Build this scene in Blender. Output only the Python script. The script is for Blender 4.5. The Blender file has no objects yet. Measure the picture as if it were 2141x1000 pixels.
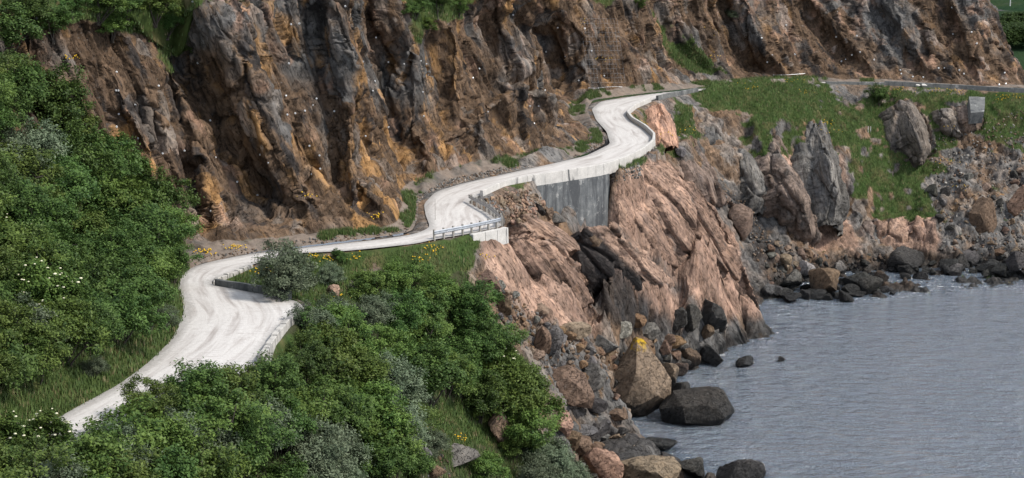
import bpy, bmesh, math, random, time
import numpy as np
from mathutils import Vector, Matrix, noise as mnoise
from mathutils.bvhtree import BVHTree
from mathutils.geometry import delaunay_2d_cdt
T0 = time.time()
R = math.radians
rng = np.random.default_rng(7)
random.seed(7)
SC = bpy.context.scene
COL = SC.collection

# ------------------------------------------------------------------ camera
CAMH, FPX, PITCH = 60.0, 4000.0, math.atan(800 / 4000)
cd = bpy.data.cameras.new('camera'); cam = bpy.data.objects.new('camera', cd); COL.objects.link(cam)
cam.location = (0, 0, CAMH); cam.rotation_euler = (math.pi / 2 - PITCH, 0, 0)
cd.sensor_width = 36; cd.lens = FPX / 2141 * 36; cd.clip_end = 6000; cd.clip_start = 1
SC.camera = cam
# ------------------------------------------------------------------ sky, sun, exposure
SUN_EL, SUN_AZ = R(46), R(112)          # azimuth clockwise from +Y
w = bpy.data.worlds.new('World'); SC.world = w; w.use_nodes = True
nt = w.node_tree; bg = nt.nodes['Background']
sky = nt.nodes.new('ShaderNodeTexSky'); sky.sky_type = 'NISHITA'; sky.sun_disc = False
sky.sun_elevation = SUN_EL; sky.sun_rotation = SUN_AZ; sky.dust_density = 3.0; sky.air_density = 1.0; sky.ozone_density = 2.0
cl = nt.nodes.new('ShaderNodeTexNoise'); cl.inputs['Scale'].default_value = 2.2; cl.inputs['Detail'].default_value = 6
tcw = nt.nodes.new('ShaderNodeTexCoord'); nt.links.new(tcw.outputs['Generated'], cl.inputs['Vector'])
crw = nt.nodes.new('ShaderNodeMapRange'); crw.inputs[1].default_value = .3; crw.inputs[2].default_value = .62; crw.inputs[3].default_value = .55; crw.inputs[4].default_value = 1.0
nt.links.new(cl.outputs['Fac'], crw.inputs[0])
mxw = nt.nodes.new('ShaderNodeMixRGB'); mxw.inputs[2].default_value = (6.9, 7.5, 8.5, 1)
nt.links.new(crw.outputs[0], mxw.inputs[0]); nt.links.new(sky.outputs[0], mxw.inputs[1]); nt.links.new(mxw.outputs[0], bg.inputs[0])
bg.inputs[1].default_value = 0.125
sd = bpy.data.lights.new('sun', 'SUN'); sd.energy = 3.9; sd.angle = R(8); sd.color = (1, .93, .83)
sun = bpy.data.objects.new('sun', sd); COL.objects.link(sun)
sun.rotation_euler = (math.pi / 2 - SUN_EL, 0, math.pi - SUN_AZ)
SC.view_settings.view_transform = 'Standard'; SC.view_settings.look = 'None'
SC.view_settings.exposure = 0.1; SC.view_settings.gamma = 1
SC.cycles.max_bounces = 5; SC.cycles.diffuse_bounces = 1; SC.cycles.glossy_bounces = 2; SC.cycles.transmission_bounces = 2
SC.cycles.transparent_max_bounces = 4; SC.cycles.use_denoising = True

# ------------------------------------------------------------------ projection helpers
ct, st = math.cos(PITCH), math.sin(PITCH)
def ray(px, py):
    a = (px - 1070.5) / FPX; b = (500 - py) / FPX
    return np.array([a, ct + b * st, -st + b * ct])
def atz(px, py, z):
    d = ray(px, py); return d * ((z - CAMH) / d[2]) + np.array([0, 0, CAMH])
def aty(px, py, y):
    d = ray(px, py); return d * (y / d[1]) + np.array([0, 0, CAMH])
def proj(P):
    h = P[..., 2] - CAMH; dep = P[..., 1] * ct - h * st; up = h * ct + P[..., 1] * st
    return np.stack([1070.5 + FPX * P[..., 0] / dep, 500 - FPX * up / dep], -1)
def wline(pts): return np.array([atz(*p) for p in pts])
def resample(L, step=None, n=None):
    s = np.r_[0, np.cumsum(np.linalg.norm(np.diff(L, axis=0), axis=1))]
    if n is None: n = max(2, int(s[-1] / step) + 1)
    t = np.linspace(0, s[-1], n)
    return np.stack([np.interp(t, s, L[:, k]) for k in range(L.shape[1])], 1)
def smooth(L, k):
    n = len(L); ker = np.exp(-.5 * (np.arange(-3 * k, 3 * k + 1) / k) ** 2); ker /= ker.sum()
    out = np.empty_like(L)
    for c in range(L.shape[1]):
        p = np.r_[2 * L[0, c] - L[3 * k:0:-1, c], L[:, c], 2 * L[-1, c] - L[-2:-3 * k - 2:-1, c]]
        out[:, c] = np.convolve(p, ker, 'valid')
    return out
def inpoly(P, poly):
    x, y = P[..., 0], P[..., 1]; r = np.zeros(x.shape, bool); n = len(poly); j = n - 1
    for i in range(n):
        xi, yi = poly[i][:2]; xj, yj = poly[j][:2]
        if yi != yj:
            r ^= ((yi > y) != (yj > y)) & (x < (xj - xi) * (y - yi) / (yj - yi) + xi)
        j = i
    return r
def seg_dist(P, L):
    """distance and side (+ right of the walking direction when y points down) to a 2-D polyline"""
    best = np.full(P.shape[:-1], 1e9); side = np.zeros(P.shape[:-1]); tt = np.zeros(P.shape[:-1])
    for i in range(len(L) - 1):
        a = np.array(L[i][:2], float); b = np.array(L[i + 1][:2], float); d = b - a; l2 = d @ d
        q = P - a; t = np.clip((q @ d) / l2, 0, 1); e = q - t[..., None] * d
        ds = np.hypot(e[..., 0], e[..., 1]); m = ds < best
        best = np.where(m, ds, best); side = np.where(m, np.sign(q[..., 0] * d[1] - q[..., 1] * d[0]), side)
        tt = np.where(m, (i + t) / (len(L) - 1), tt)
    return best, side, tt

# ------------------------------------------------------------------ texture evaluation through geometry nodes
def _gn(kind, detail, rough):
    g = bpy.data.node_groups.new('tex', 'GeometryNodeTree')
    g.interface.new_socket('Geometry', in_out='INPUT', socket_type='NodeSocketGeometry')
    g.interface.new_socket('Geometry', in_out='OUTPUT', socket_type='NodeSocketGeometry')
    N = g.nodes; L = g.links
    gi = N.new('NodeGroupInput'); go = N.new('NodeGroupOutput'); pos = N.new('GeometryNodeInputPosition')
    cur = gi.outputs[0]
    def store(sock, name, typ):
        nonlocal cur
        s = N.new('GeometryNodeStoreNamedAttribute'); s.data_type = typ; s.domain = 'POINT'; s.inputs['Name'].default_value = name
        L.new(cur, s.inputs[0]); L.new(sock, [x for x in s.inputs if x.name == 'Value' and x.enabled][0]); cur = s.outputs[0]
    if kind == 'cheb':
        v = N.new('ShaderNodeTexVoronoi'); v.distance = 'CHEBYCHEV'; v.inputs['Scale'].default_value = 1; L.new(pos.outputs[0], v.inputs['Vector'])
        store(v.outputs['Distance'], 'e', 'FLOAT'); store(v.outputs['Color'], 'c', 'FLOAT_VECTOR')
    elif kind == 'vor':
        v = N.new('ShaderNodeTexVoronoi'); v.inputs['Scale'].default_value = 1; L.new(pos.outputs[0], v.inputs['Vector'])
        e = N.new('ShaderNodeTexVoronoi'); e.feature = 'DISTANCE_TO_EDGE'; e.inputs['Scale'].default_value = 1; L.new(pos.outputs[0], e.inputs['Vector'])
        store(v.outputs['Color'], 'c', 'FLOAT_VECTOR'); store(v.outputs['Position'], 'p', 'FLOAT_VECTOR'); store(e.outputs['Distance'], 'e', 'FLOAT')
    else:
        v = N.new('ShaderNodeTexNoise'); v.inputs['Scale'].default_value = 1; v.inputs['Detail'].default_value = detail; v.inputs['Roughness'].default_value = rough
        L.new(pos.outputs[0], v.inputs['Vector'])
        store(v.outputs['Fac'], 'f', 'FLOAT'); store(v.outputs['Color'], 'c', 'FLOAT_VECTOR')
    L.new(cur, go.inputs[0]); return g
def tex(P, kind, detail=4, rough=.55):
    n = len(P); me = bpy.data.meshes.new('t'); me.vertices.add(n)
    me.vertices.foreach_set('co', np.ascontiguousarray(P, np.float32).ravel())
    ob = bpy.data.objects.new('t', me); COL.objects.link(ob)
    g = _gn(kind, detail, rough); m = ob.modifiers.new('g', 'NODES'); m.node_group = g
    ev = ob.evaluated_get(bpy.context.evaluated_depsgraph_get()); md = ev.data
    def vec(nm):
        a = np.empty(n * 3, np.float32); md.attributes[nm].data.foreach_get('vector', a); return a.reshape(-1, 3)
    def fl(nm):
        a = np.empty(n, np.float32); md.attributes[nm].data.foreach_get('value', a); return a
    out = (fl('e'), vec('c')) if kind == 'cheb' else (vec('c'), vec('p'), fl('e')) if kind == 'vor' else (fl('f'), vec('c'))
    bpy.data.objects.remove(ob); bpy.data.meshes.remove(me); bpy.data.node_groups.remove(g)
    return out
def fbm(P, scale, detail=4, rough=.55, off=0): return tex(P * scale + off, 'noise', detail, rough)[0] - .5
def frame(long_dir, nrm, L, W, H):
    """texture frame: cells L long along long_dir, H thick along nrm"""
    a = np.array(long_dir, float); a /= np.linalg.norm(a)
    c = np.array(nrm, float); c -= a * (c @ a); c /= np.linalg.norm(c); b = np.cross(c, a)
    return np.stack([a / L, b / W, c / H], 1)
def facets(P, M, off, jump=1., tilt=1., crack=.3, cw=.05, warp=None, ramp=.1):
    Q = P @ M + off
    if warp is not None: Q = Q + warp
    c, p, e = tex(Q, 'vor')
    t = (c - .5) * 2
    k = np.clip(e / ramp, 0, 1); k = k * k * (3 - 2 * k)
    d = (jump * (c[:, 0] - .5) + tilt * ((Q - p) * t[:, [1, 2, 0]]).sum(1)) * k - crack * np.exp(-(e / cw) ** 2)
    return d, c

def rotf(M, ax, deg): return np.array(Matrix.Rotation(R(deg), 3, ax)) @ M
def chisel(P, M, off, warp=0):
    """flat-faced blocks along two joint sets: continuous, with sharp creases"""
    a, ca = tex(P @ M + off + warp, 'cheb'); b, cb = tex(P @ rotf(M, (.3, .5, .8), 38) * .9 + off + 5 + warp, 'cheb')
    m = np.minimum(a + .22 * (ca[:, 0] - .5), b + .22 * (cb[:, 0] - .5))
    return (.27 - m) * 2.2, np.where((a < b)[:, None], ca, cb)
# ------------------------------------------------------------------ mesh helpers
def mesh_from(V, F, name, mat=None, attrs=None, smooth_=False):
    me = bpy.data.meshes.new(name); F = np.asarray(F); k = F.shape[1]
    me.vertices.add(len(V)); me.vertices.foreach_set('co', np.ascontiguousarray(V, np.float32).ravel())
    me.loops.add(F.size); me.loops.foreach_set('vertex_index', F.astype(np.int32).ravel())
    me.polygons.add(len(F)); me.polygons.foreach_set('loop_start', np.arange(0, F.size, k, dtype=np.int32))
    if smooth_: me.polygons.foreach_set('use_smooth', np.ones(len(F), bool))
    me.update(calc_edges=True)
    for nm, a in (attrs or {}).items():
        if a.ndim == 1:
            at = me.attributes.new(nm, 'FLOAT', 'POINT'); at.data.foreach_set('value', a.astype(np.float32))
        elif nm == 'sc':
            at = me.attributes.new(nm, 'FLOAT_VECTOR', 'POINT'); at.data.foreach_set('vector', np.ascontiguousarray(a, np.float32).ravel())
        else:
            at = me.attributes.new(nm, 'FLOAT_COLOR', 'POINT'); at.data.foreach_set('color', np.c_[a, np.ones(len(a))].astype(np.float32).ravel())
    if mat: me.materials.append(mat)
    return me
def link(name, me, parent=None, loc=None, rot=None, scale=None, **props):
    o = bpy.data.objects.new(name, me); COL.objects.link(o)
    if parent: o.parent = parent
    if loc is not None: o.location = loc
    if rot is not None: o.rotation_euler = rot
    if scale is not None: o.scale = scale
    for k, v in props.items(): o[k] = v
    return o
def gridfaces(nu, nv):
    i = np.arange(nu * nv).reshape(nu, nv)
    return np.stack([i[:-1, :-1], i[1:, :-1], i[1:, 1:], i[:-1, 1:]], -1).reshape(-1, 4)
class MB:
    def __init__(s): s.v = []; s.f = []
    def add(s, v, f):
        o = len(s.v); s.v += [tuple(x) for x in v]; s.f += [tuple(o + i for i in q) for q in f]
    def box(s, x0, x1, y0, y1, z0, z1):
        s.add([(x0, y0, z0), (x1, y0, z0), (x1, y1, z0), (x0, y1, z0), (x0, y0, z1), (x1, y0, z1), (x1, y1, z1), (x0, y1, z1)],
              [(0, 3, 2, 1), (4, 5, 6, 7), (0, 1, 5, 4), (1, 2, 6, 5), (2, 3, 7, 6), (3, 0, 4, 7)])
    def sweep(s, path, prof, closed=True):
        """prof: (right, up) points swept along a 3-D path, right is horizontal"""
        path = np.asarray(path, float); n = len(path); k = len(prof); o = len(s.v)
        for i in range(n):
            d = path[min(i + 1, n - 1)] - path[max(i - 1, 0)]; r = np.array([d[1], -d[0], 0]); r /= np.linalg.norm(r) + 1e-9
            for a, b in prof: s.v.append(tuple(path[i] + r * a + np.array([0, 0, b])))
        for i in range(n - 1):
            for j in range(k if closed else k - 1):
                j2 = (j + 1) % k
                s.f.append((o + i * k + j, o + i * k + j2, o + (i + 1) * k + j2, o + (i + 1) * k + j))
        if closed:
            s.f.append(tuple(o + j for j in range(k - 1, -1, -1))); s.f.append(tuple(o + (n - 1) * k + j for j in range(k)))
    def tube(s, p0, p1, r0, r1=None, n=6, cap=True):
        p0 = np.array(p0, float); p1 = np.array(p1, float); r1 = r0 if r1 is None else r1
        d = p1 - p0; d /= np.linalg.norm(d) + 1e-9; a = np.cross(d, [0, 0, 1] if abs(d[2]) < .9 else [1, 0, 0]); a /= np.linalg.norm(a); b = np.cross(d, a)
        v = [p + r * (a * math.cos(t) + b * math.sin(t)) for p, r in ((p0, r0), (p1, r1)) for t in np.arange(n) * 2 * math.pi / n]
        f = [(i, (i + 1) % n, n + (i + 1) % n, n + i) for i in range(n)]
        if cap: f += [tuple(range(n - 1, -1, -1)), tuple(range(n, 2 * n))]
        s.add(v, f)
    def mesh(s, name, mat, sm=False):
        me = bpy.data.meshes.new(name); me.from_pydata(s.v, [], s.f); me.materials.append(mat)
        if sm: me.polygons.foreach_set('use_smooth', np.ones(len(me.polygons), bool))
        me.update(); return me

# ------------------------------------------------------------------ materials
def newmat(name):
    m = bpy.data.materials.new(name); m.use_nodes = True; nt = m.node_tree
    return m, nt, nt.nodes['Principled BSDF']
class NB:
    def __init__(s, nt): s.nt = nt; s.N = nt.nodes; s.L = nt.links
    def _set(s, sock, v):
        if isinstance(v, bpy.types.NodeSocket): s.L.new(v, sock)
        elif isinstance(v, (tuple, list)) and len(v) == 3 and sock.type == 'RGBA': sock.default_value = (*v, 1)
        else: sock.default_value = v
    def pos(s): return s.N.new('ShaderNodeNewGeometry').outputs['Position']
    def obj(s): return s.N.new('ShaderNodeTexCoord').outputs['Object']
    def attr(s, n, out='Fac'):
        a = s.N.new('ShaderNodeAttribute'); a.attribute_name = n; return a.outputs[out]
    def mapping(s, v, scale=(1, 1, 1), rot=(0, 0, 0)):
        m = s.N.new('ShaderNodeMapping'); m.inputs['Scale'].default_value = scale; m.inputs['Rotation'].default_value = rot; s.L.new(v, m.inputs[0]); return m.outputs[0]
    def noise(s, v, scale, detail=4, rough=.55, dist=0, out='Fac'):
        n = s.N.new('ShaderNodeTexNoise'); n.inputs['Scale'].default_value = scale; n.inputs['Detail'].default_value = detail
        n.inputs['Roughness'].default_value = rough; n.inputs['Distortion'].default_value = dist; s.L.new(v, n.inputs['Vector']); return n.outputs[out]
    def vor(s, v, scale, feature='F1', out='Distance'):
        n = s.N.new('ShaderNodeTexVoronoi'); n.feature = feature; n.inputs['Scale'].default_value = scale; s.L.new(v, n.inputs['Vector']); return n.outputs[out]
    def rng(s, v, a, b, c=0, d=1, smooth=False):
        m = s.N.new('ShaderNodeMapRange'); s._set(m.inputs[0], v)
        for i, x in enumerate((a, b, c, d)): m.inputs[i + 1].default_value = x
        if smooth: m.interpolation_type = 'SMOOTHSTEP'
        return m.outputs[0]
    def mix(s, f, a, b, mode='MIX'):
        m = s.N.new('ShaderNodeMixRGB'); m.blend_type = mode; s._set(m.inputs[0], f); s._set(m.inputs[1], a); s._set(m.inputs[2], b); return m.outputs[0]
    def math(s, op, a, b=0):
        m = s.N.new('ShaderNodeMath'); m.operation = op; s._set(m.inputs[0], a); s._set(m.inputs[1], b); return m.outputs[0]
    def ramp(s, v, stops):
        r = s.N.new('ShaderNodeValToRGB'); e = r.color_ramp.elements
        while len(e) < len(stops): e.new(.5)
        for x, (p, c) in zip(e, stops): x.position = p; x.color = (*c, 1)
        s.L.new(v, r.inputs[0]); return r.outputs[0]
    def bump(s, h, strength, dist, nrm=None):
        b = s.N.new('ShaderNodeBump'); b.inputs['Strength'].default_value = strength; b.inputs['Distance'].default_value = dist
        s.L.new(h, b.inputs['Height'])
        if nrm: s.L.new(nrm, b.inputs['Normal'])
        return b.outputs[0]

STR_UP = (0.36, .10, -0.93)     # steep strata run down to the right
def rock_mat(name, strength=1., use_obj=False, attrs=True, wet=True, lichen=False):
    m, nt, P = newmat(name); b = NB(nt)
    pos = b.obj() if use_obj else b.pos()
    wp = b.pos()
    col = b.attr('col', 'Color') if attrs else b.N.new('ShaderNodeObjectInfo').outputs['Color']
    fine = b.noise(pos, 1.6, 8, .68)
    micro = b.noise(pos, 7, 5, .7)
    # streaks along the strata: a coordinate squeezed along the long direction
    scv = b.attr('sc', 'Vector') if attrs else b.mapping(pos, rot=(.5, .4, .8)); lf = 1. if attrs else 3.
    sq = b.mapping(scv, scale=(.16 * lf, 1.0, 1.0))
    streak = b.noise(sq, 1.5, 7, .68, .3)
    seam = b.noise(sq, 1.7, 5, .6, .5)
    rk = b.attr('rk') if attrs else 1.0
    c1 = b.mix(.8, col, b.ramp(fine, [(.25, (.45, .44, .45)), (.5, (1, 1, 1)), (.75, (1.45, 1.42, 1.38))]), 'MULTIPLY')
    c2 = b.mix(b.math('MULTIPLY', rk, .42), c1, b.ramp(streak, [(.32, (.38, .39, .42)), (.5, (1, 1, 1)), (.68, (1.5, 1.4, 1.28))]), 'MULTIPLY')
    crack = b.rng(b.math('ABSOLUTE', b.math('SUBTRACT', seam, .5)), 0, .018, 0, 1)
    c3 = b.mix(b.rng(b.math('MULTIPLY', b.math('SUBTRACT', 1, crack), rk), 0, 1, 0, .75 if attrs else .25), c2, (.012, .012, .013))
    lich = b.rng(b.noise(pos, 3.3, 6, .7), .58, .68)
    c4 = b.mix(b.math('MULTIPLY', b.math('MULTIPLY', lich, rk), .2), c3, (.30, .30, .29))
    sep = b.N.new('ShaderNodeSeparateXYZ'); b.L.new(wp, sep.inputs[0])
    if wet:
        wn = b.math('ADD', sep.outputs[2], b.math('MULTIPLY', b.math('SUBTRACT', b.noise(wp, .5, 5), .5), 3.5))
        wf = b.rng(wn, .8, 2.9, 1, 0)
        c4 = b.mix(b.math('MULTIPLY', wf, .85), c4, (.018, .019, .02))
        b.L.new(b.rng(wf, 0, 1, .85, .38), P.inputs['Roughness'])
    else: P.inputs['Roughness'].default_value = .85
    if lichen:
        lz = b.math('ADD', sep.outputs[2], b.math('MULTIPLY', b.noise(wp, .9, 4), 3.0))
        c4 = b.mix(b.math('MULTIPLY', b.rng(lz, lichen, lichen + .5), b.rng(b.noise(wp, 1.3, 4), .42, .5)), c4, (.52, .33, .03))
    b.L.new(c4, P.inputs['Base Color'])
    def cheb(scale, squeeze):
        v = b.N.new('ShaderNodeTexVoronoi'); v.distance = 'CHEBYCHEV'; v.inputs['Scale'].default_value = scale
        b.L.new(b.mapping(scv, scale=(squeeze * lf ** .5, 1, 1)), v.inputs['Vector']); return v
    v1, v2 = cheb(.85, .2), cheb(2.4, .25)
    blk = b.math('ADD', b.math('MULTIPLY', v1.outputs['Distance'], -.42), b.math('MULTIPLY', v2.outputs['Distance'], -.26))
    h = b.math('ADD', b.math('ADD', b.math('MULTIPLY', b.math('MULTIPLY', streak, rk), .27), b.math('MULTIPLY', fine, .30)), b.math('ADD', b.math('MULTIPLY', blk, rk), b.math('MULTIPLY', b.math('MULTIPLY', crack, rk), .25)))
    h2 = b.math('ADD', h, b.math('MULTIPLY', micro, .16))
    b.L.new(b.bump(h2, .9 * strength, .42), P.inputs['Normal'])
    P.inputs['Specular IOR Level'].default_value = .12
    return m
M_ROCK = rock_mat('cliff_rock'); M_BOULDER = rock_mat('boulder_rock', 1.3, attrs=False)

print('setup', time.time() - T0)

# ================================================================== TERRAIN CONTROL LINES (photo x, photo y, height above the water)
INNER = [(-300,1080,26),(0,945,26),(165,850,26),(250,805,26),(310,760,26),(360,710,26),(383,660,26),(383,630,26),(370,608,26),(374,585,26),(395,562,26),
 (440,548,26),(520,533,26),(610,523,26),(700,513,26),(800,502,26),(868,492,26),(900,478,26),(890,452,26),(886,428,26),(910,402,26),(960,386,26),(1050,366,26),
 (1140,346,26),(1225,327,26),(1276,302,26),(1268,276,26),(1246,252,26),(1237,229,26),(1256,212,26),(1320,202,26),(1400,193,25.9),(1450,188,25.5),
 (1600,174.5,24.6),(1720,171,24.1),(1850,175,23.6),(2000,183,23.1),(2120,190,22.9),(2300,196,22.7)]
OUTER = [(-80,1080,26),(160,960,26),(300,880,26),(430,820,26),(532,768,26),(560,722,26),(592,682,26),(640,648,26),(622,630,26),(560,617,26),(500,607,26),(446,600,26),
 (440,592,26),(478,577,26),(520,558,26),(560,545,26),(610,533,26),(720,527,26),(800,519,26),(870,511,26),(905,503,26),(980,489,26),(1052,473,26),(1022,447,26),(978,424,26),
 (1003,410,26),(1050,388,26),(1112,376,26),(1180,366,26),(1255,354,26),(1300,339,26),(1338,321,26),(1362,302,26),(1364,288,26),(1345,270,26),(1318,254,26),(1308,241,26),
 (1325,226,26),(1357,212,26),(1395,203,25.9),(1450,193,25.5),(1600,178,24.6),(1720,174.5,24.1),(1850,178.5,23.6),(2000,186.5,23.1),(2120,193.5,22.9),(2300,199,22.7)]
CENTRE = [(-190,1080,26),(60,950,26),(215,870,26),(330,800,26),(440,715,26),(470,660,26),(440,618,26),(420,590,26),(450,562,26),(530,543,26),(700,520,26),(860,503,26),
 (932,478,26),(922,445,26),(950,410,26),(1030,383,26),(1150,358,26),(1260,332,26),(1320,300,26),(1298,272,26),(1268,245,26),(1275,224,26),(1340,208,26),(1440,192,25.6),(1600,176,24.6)]
SHORE = [(1800,1200,0),(1560,1050,0),(1430,990,0),(1310,945,0),(1250,905,0),(1262,880,0),(1310,850,0),(1390,805,0),(1420,760,0),(1430,718,0),(1470,692,0),(1530,670,0),(1590,652,0),
 (1600,634,0),(1640,627,0),(1740,620,0),(1832,604,0),(1858,577,0),(1950,571,0),(2141,571,0),(2330,573,0)]
DEEP = [(1950,1200,-5),(1680,1060,-5),(1560,960,-5),(1480,880,-5),(1540,790,-5),(1620,720,-5),(1720,680,-5),(1900,640,-5),(2330,622,-5)]
PTS = [(500,1000,19.5),(380,1000,22),(200,1080,22),(700,1000,16.5),(850,1000,13.5),(1000,1000,10),(1100,1000,7),(1230,1000,2.6),(1000,1120,8),(700,1120,14),(400,1140,19),
 (600,860,22),(700,850,20.5),(800,880,18),(900,800,17),(900,900,14.5),(1000,900,11),(1000,700,15.2),(1040,620,18.5),(830,620,22.3),(750,700,22),(640,760,23.6),(570,800,24.6),
 (1100,800,8),(1180,860,2.6),(930,560,24),(760,560,25),(640,600,25.4),(700,600,25),(560,590,26.4),(880,530,25.6),(1000,500,25.2),(1020,540,22.5),
 (1060,500,24),(1080,440,24.2),(1040,430,25.2),(1120,465,22.4),(1180,530,17),(1120,600,16.4),(1180,600,13),(1150,680,9.6),(1250,690,4.5),(1220,640,7.5),
 (1250,520,16),(1330,560,11),(1300,620,4.5),(1240,600,8),(1400,680,.4),(1330,690,2),(1330,760,2.4),(1250,780,3.6),
 (1285,380,24.4),(1310,385,24.6),(1290,360,25.4),(1325,347,25.5),(1350,340,25.4),(1375,315,25.5),(1345,255,25.8),(1420,360,23.5),(1400,450,19),(1330,460,20.5),(1480,480,15),(1430,570,9.5),(1500,600,6),(1560,600,5),(1560,550,9),(1470,640,3.5),
 (1600,560,3),(1560,450,9.5),(1500,350,17.5),(1430,280,22.5),(1400,240,24.6),(1380,225,25.2),(1460,230,23.8),
 (1620,400,12.5),(1650,300,18.8),(1560,320,17.5),(1700,500,4.6),(1560,230,23),(1490,179,26.3),(1560,170,26.2),(1650,165.5,25.9),(1712,167,25.2),(1700,250,21),(1750,400,11),(1790,520,3),(1830,455,6.5),(1950,462,6.5),
 (1860,500,3.6),(1850,350,13),(1800,250,20),(1740,215,21.8),(1780,205,21.9),(1840,205,22),(1840,186,23.3),(1900,200,22.5),(1930,280,17),(2000,300,15.6),(2000,215,21.5),(2050,420,8.6),(2100,500,3.8),(2141,350,12.6),(2141,240,19.8),(2000,520,3.2),(2330,350,12.6),(2330,240,19.8)]
inner = resample(wline(INNER), .5); outer = resample(wline(OUTER), .5); centre = resample(wline(CENTRE), .6)
inner[:, :] = smooth(inner, 2); outer[:, :] = smooth(outer, 1); centre = smooth(centre, 3)
inland = inner.copy(); nI = np.gradient(smooth(inner, 12), axis=0); nI = np.stack([-nI[:, 1], nI[:, 0], 0 * nI[:, 0]], 1); nI /= np.linalg.norm(nI, axis=1)[:, None]
inl6 = inner[::10] + nI[::10] * 7 + np.array([0, 0, -1.5]); inl20 = inner[::24] + nI[::24] * 22 + np.array([0, 0, -3])
SLABCOLS = [[[(1298,380,24.3),(1332,462,20),(1388,540,14.2),(1450,612,7.6),(1512,664,-1)], [(1352,350,25),(1400,430,20.2),(1462,520,13.2),(1515,600,6.8),(1556,662,-1)], [(1398,334,24.7),(1456,376,22.3),(1522,470,15.3),(1572,568,7.8),(1597,657,-1)]],
 [[(1206,500,20.2),(1214,565,17),(1236,626,12.4),(1290,674,6.6),(1390,706,-.8)], [(1226,480,21.2),(1292,528,17.8),(1352,588,12.8),(1402,645,6.8),(1436,702,-1)], [(1282,478,20.8),(1345,530,16.2),(1405,598,10),(1446,650,4.3),(1480,697,-1)]],
 [[(1022,508,24.3),(1036,560,21.6),(1072,612,18),(1130,658,14.4),(1200,692,10),(1244,716,6.6)], [(1075,490,24.6),(1120,545,21.2),(1165,610,16.8),(1212,668,11.6),(1252,716,6.6)], [(1122,486,24),(1176,513,21.8),(1217,565,18.2),(1242,620,14.2),(1257,668,10.2),(1270,714,6.6)]],
 [[(1243,640,11.6),(1246,680,8.2),(1256,724,4.8)], [(1262,642,11.4),(1286,684,8.2),(1306,722,5)]],
 [[(1360,218,26.4),(1370,258,24.8),(1384,300,22.6)], [(1376,214,26.6),(1398,250,25),(1406,300,22.6)], [(1394,216,26.2),(1416,252,24.4),(1424,302,22)]],
 [[(1086,456,23.7),(1116,488,22.4),(1184,532,19.6)], [(1116,450,23.8),(1164,476,22.2),(1216,522,19.6)]]]
SUBS = np.concatenate([resample(wline(c), 2.2) - np.array([0, 0, dz]) for sl, dz in zip(SLABCOLS[:4], (3.4, 5.2, 2.8, 2.6)) for c in sl])
SUBS = np.array([p for p in SUBS if p[2] < 20.8 or proj(p)[0] < 1265])
PW = wline(PTS); PW = PW[np.array([np.linalg.norm(SUBS[:, :2] - p[:2], axis=1).min() > 2.4 for p in PW])]
_o = np.gradient(outer, axis=0); _n = np.stack([_o[:, 1], -_o[:, 0]], 1); _n /= np.linalg.norm(_n, axis=1)[:, None]; _p = proj(outer)[:, 0]; _a = np.arange(len(outer))
_i0 = np.argmin(np.linalg.norm(outer[:, :2] - atz(1118, 375, 26)[:2], axis=1)); _i1 = np.argmin(np.linalg.norm(outer[:, :2] - atz(1257, 354, 26)[:2], axis=1)); _k = np.arange(_i0, _i1 + 1, 2)
WALLFOOT = np.concatenate([np.c_[outer[_k, :2] + _n[_k] * q, np.interp(np.linspace(0, 1, len(_k)), [0, .25, .65, 1], [23.6, 21.6, 19.4, 19.2]) - q * .2] for q in (1.1, 2.4, 3.6)])
_j1 = np.argmin(np.linalg.norm(outer[:, :2] - atz(1366, 296, 26)[:2], axis=1)); _k = np.arange(_i1 + 3, _j1, 3)
BENCH = np.concatenate([np.c_[outer[_k, :2] + _n[_k] * q, outer[_k, 2] - dz] for q, dz in ((1.3, .5), (2.6, 1.2))])
SUBS = SUBS[np.array([np.linalg.norm(BENCH[:, :2] - p[:2], axis=1).min() > 1.4 for p in SUBS])]
CP = np.concatenate([inner[::5], WALLFOOT, BENCH, outer[::4], resample(wline(SHORE), 2.5), resample(wline(DEEP), 5), PW, SUBS, inl6, inl20])
def rbf_fit(C):
    D = np.linalg.norm(C[:, None, :2] - C[None, :, :2], axis=2); n = len(C)
    A = np.zeros((n + 3, n + 3)); A[:n, :n] = D + np.eye(n) * -.15; A[:n, n] = 1; A[:n, n + 1:] = C[:, :2]; A[n, :n] = 1; A[n + 1:, :n] = C[:, :2].T
    b = np.r_[C[:, 2], 0, 0, 0]; return np.linalg.solve(A, b)
Wt = rbf_fit(CP)
X0, X1, Y0, Y1 = -50., 108., 92., 345.
gx = np.arange(X0, X1 + .1, 1.); gy = np.arange(Y0, Y1 + .1, 1.)
GX, GY = np.meshgrid(gx, gy, indexing='ij')
Z1 = np.zeros(GX.shape)
for i in range(len(gx)):
    d = np.hypot(GX[i][:, None] - CP[None, :, 0], GY[i][:, None] - CP[None, :, 1])
    Z1[i] = d @ Wt[:-3] + Wt[-3] + Wt[-2] * GX[i] + Wt[-1] * GY[i]
ZT1 = Z1
def bil(G, x, y):
    fx = np.clip((x - X0), 0, G.shape[0] - 1.001); fy = np.clip((y - Y0), 0, G.shape[1] - 1.001)
    i = fx.astype(int); j = fy.astype(int); a = fx - i; b = fy - j
    return G[i, j] * (1 - a) * (1 - b) + G[i + 1, j] * a * (1 - b) + G[i, j + 1] * (1 - a) * b + G[i + 1, j + 1] * a * b
ROADPOLY = np.concatenate([inner, outer[::-1]])

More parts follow.
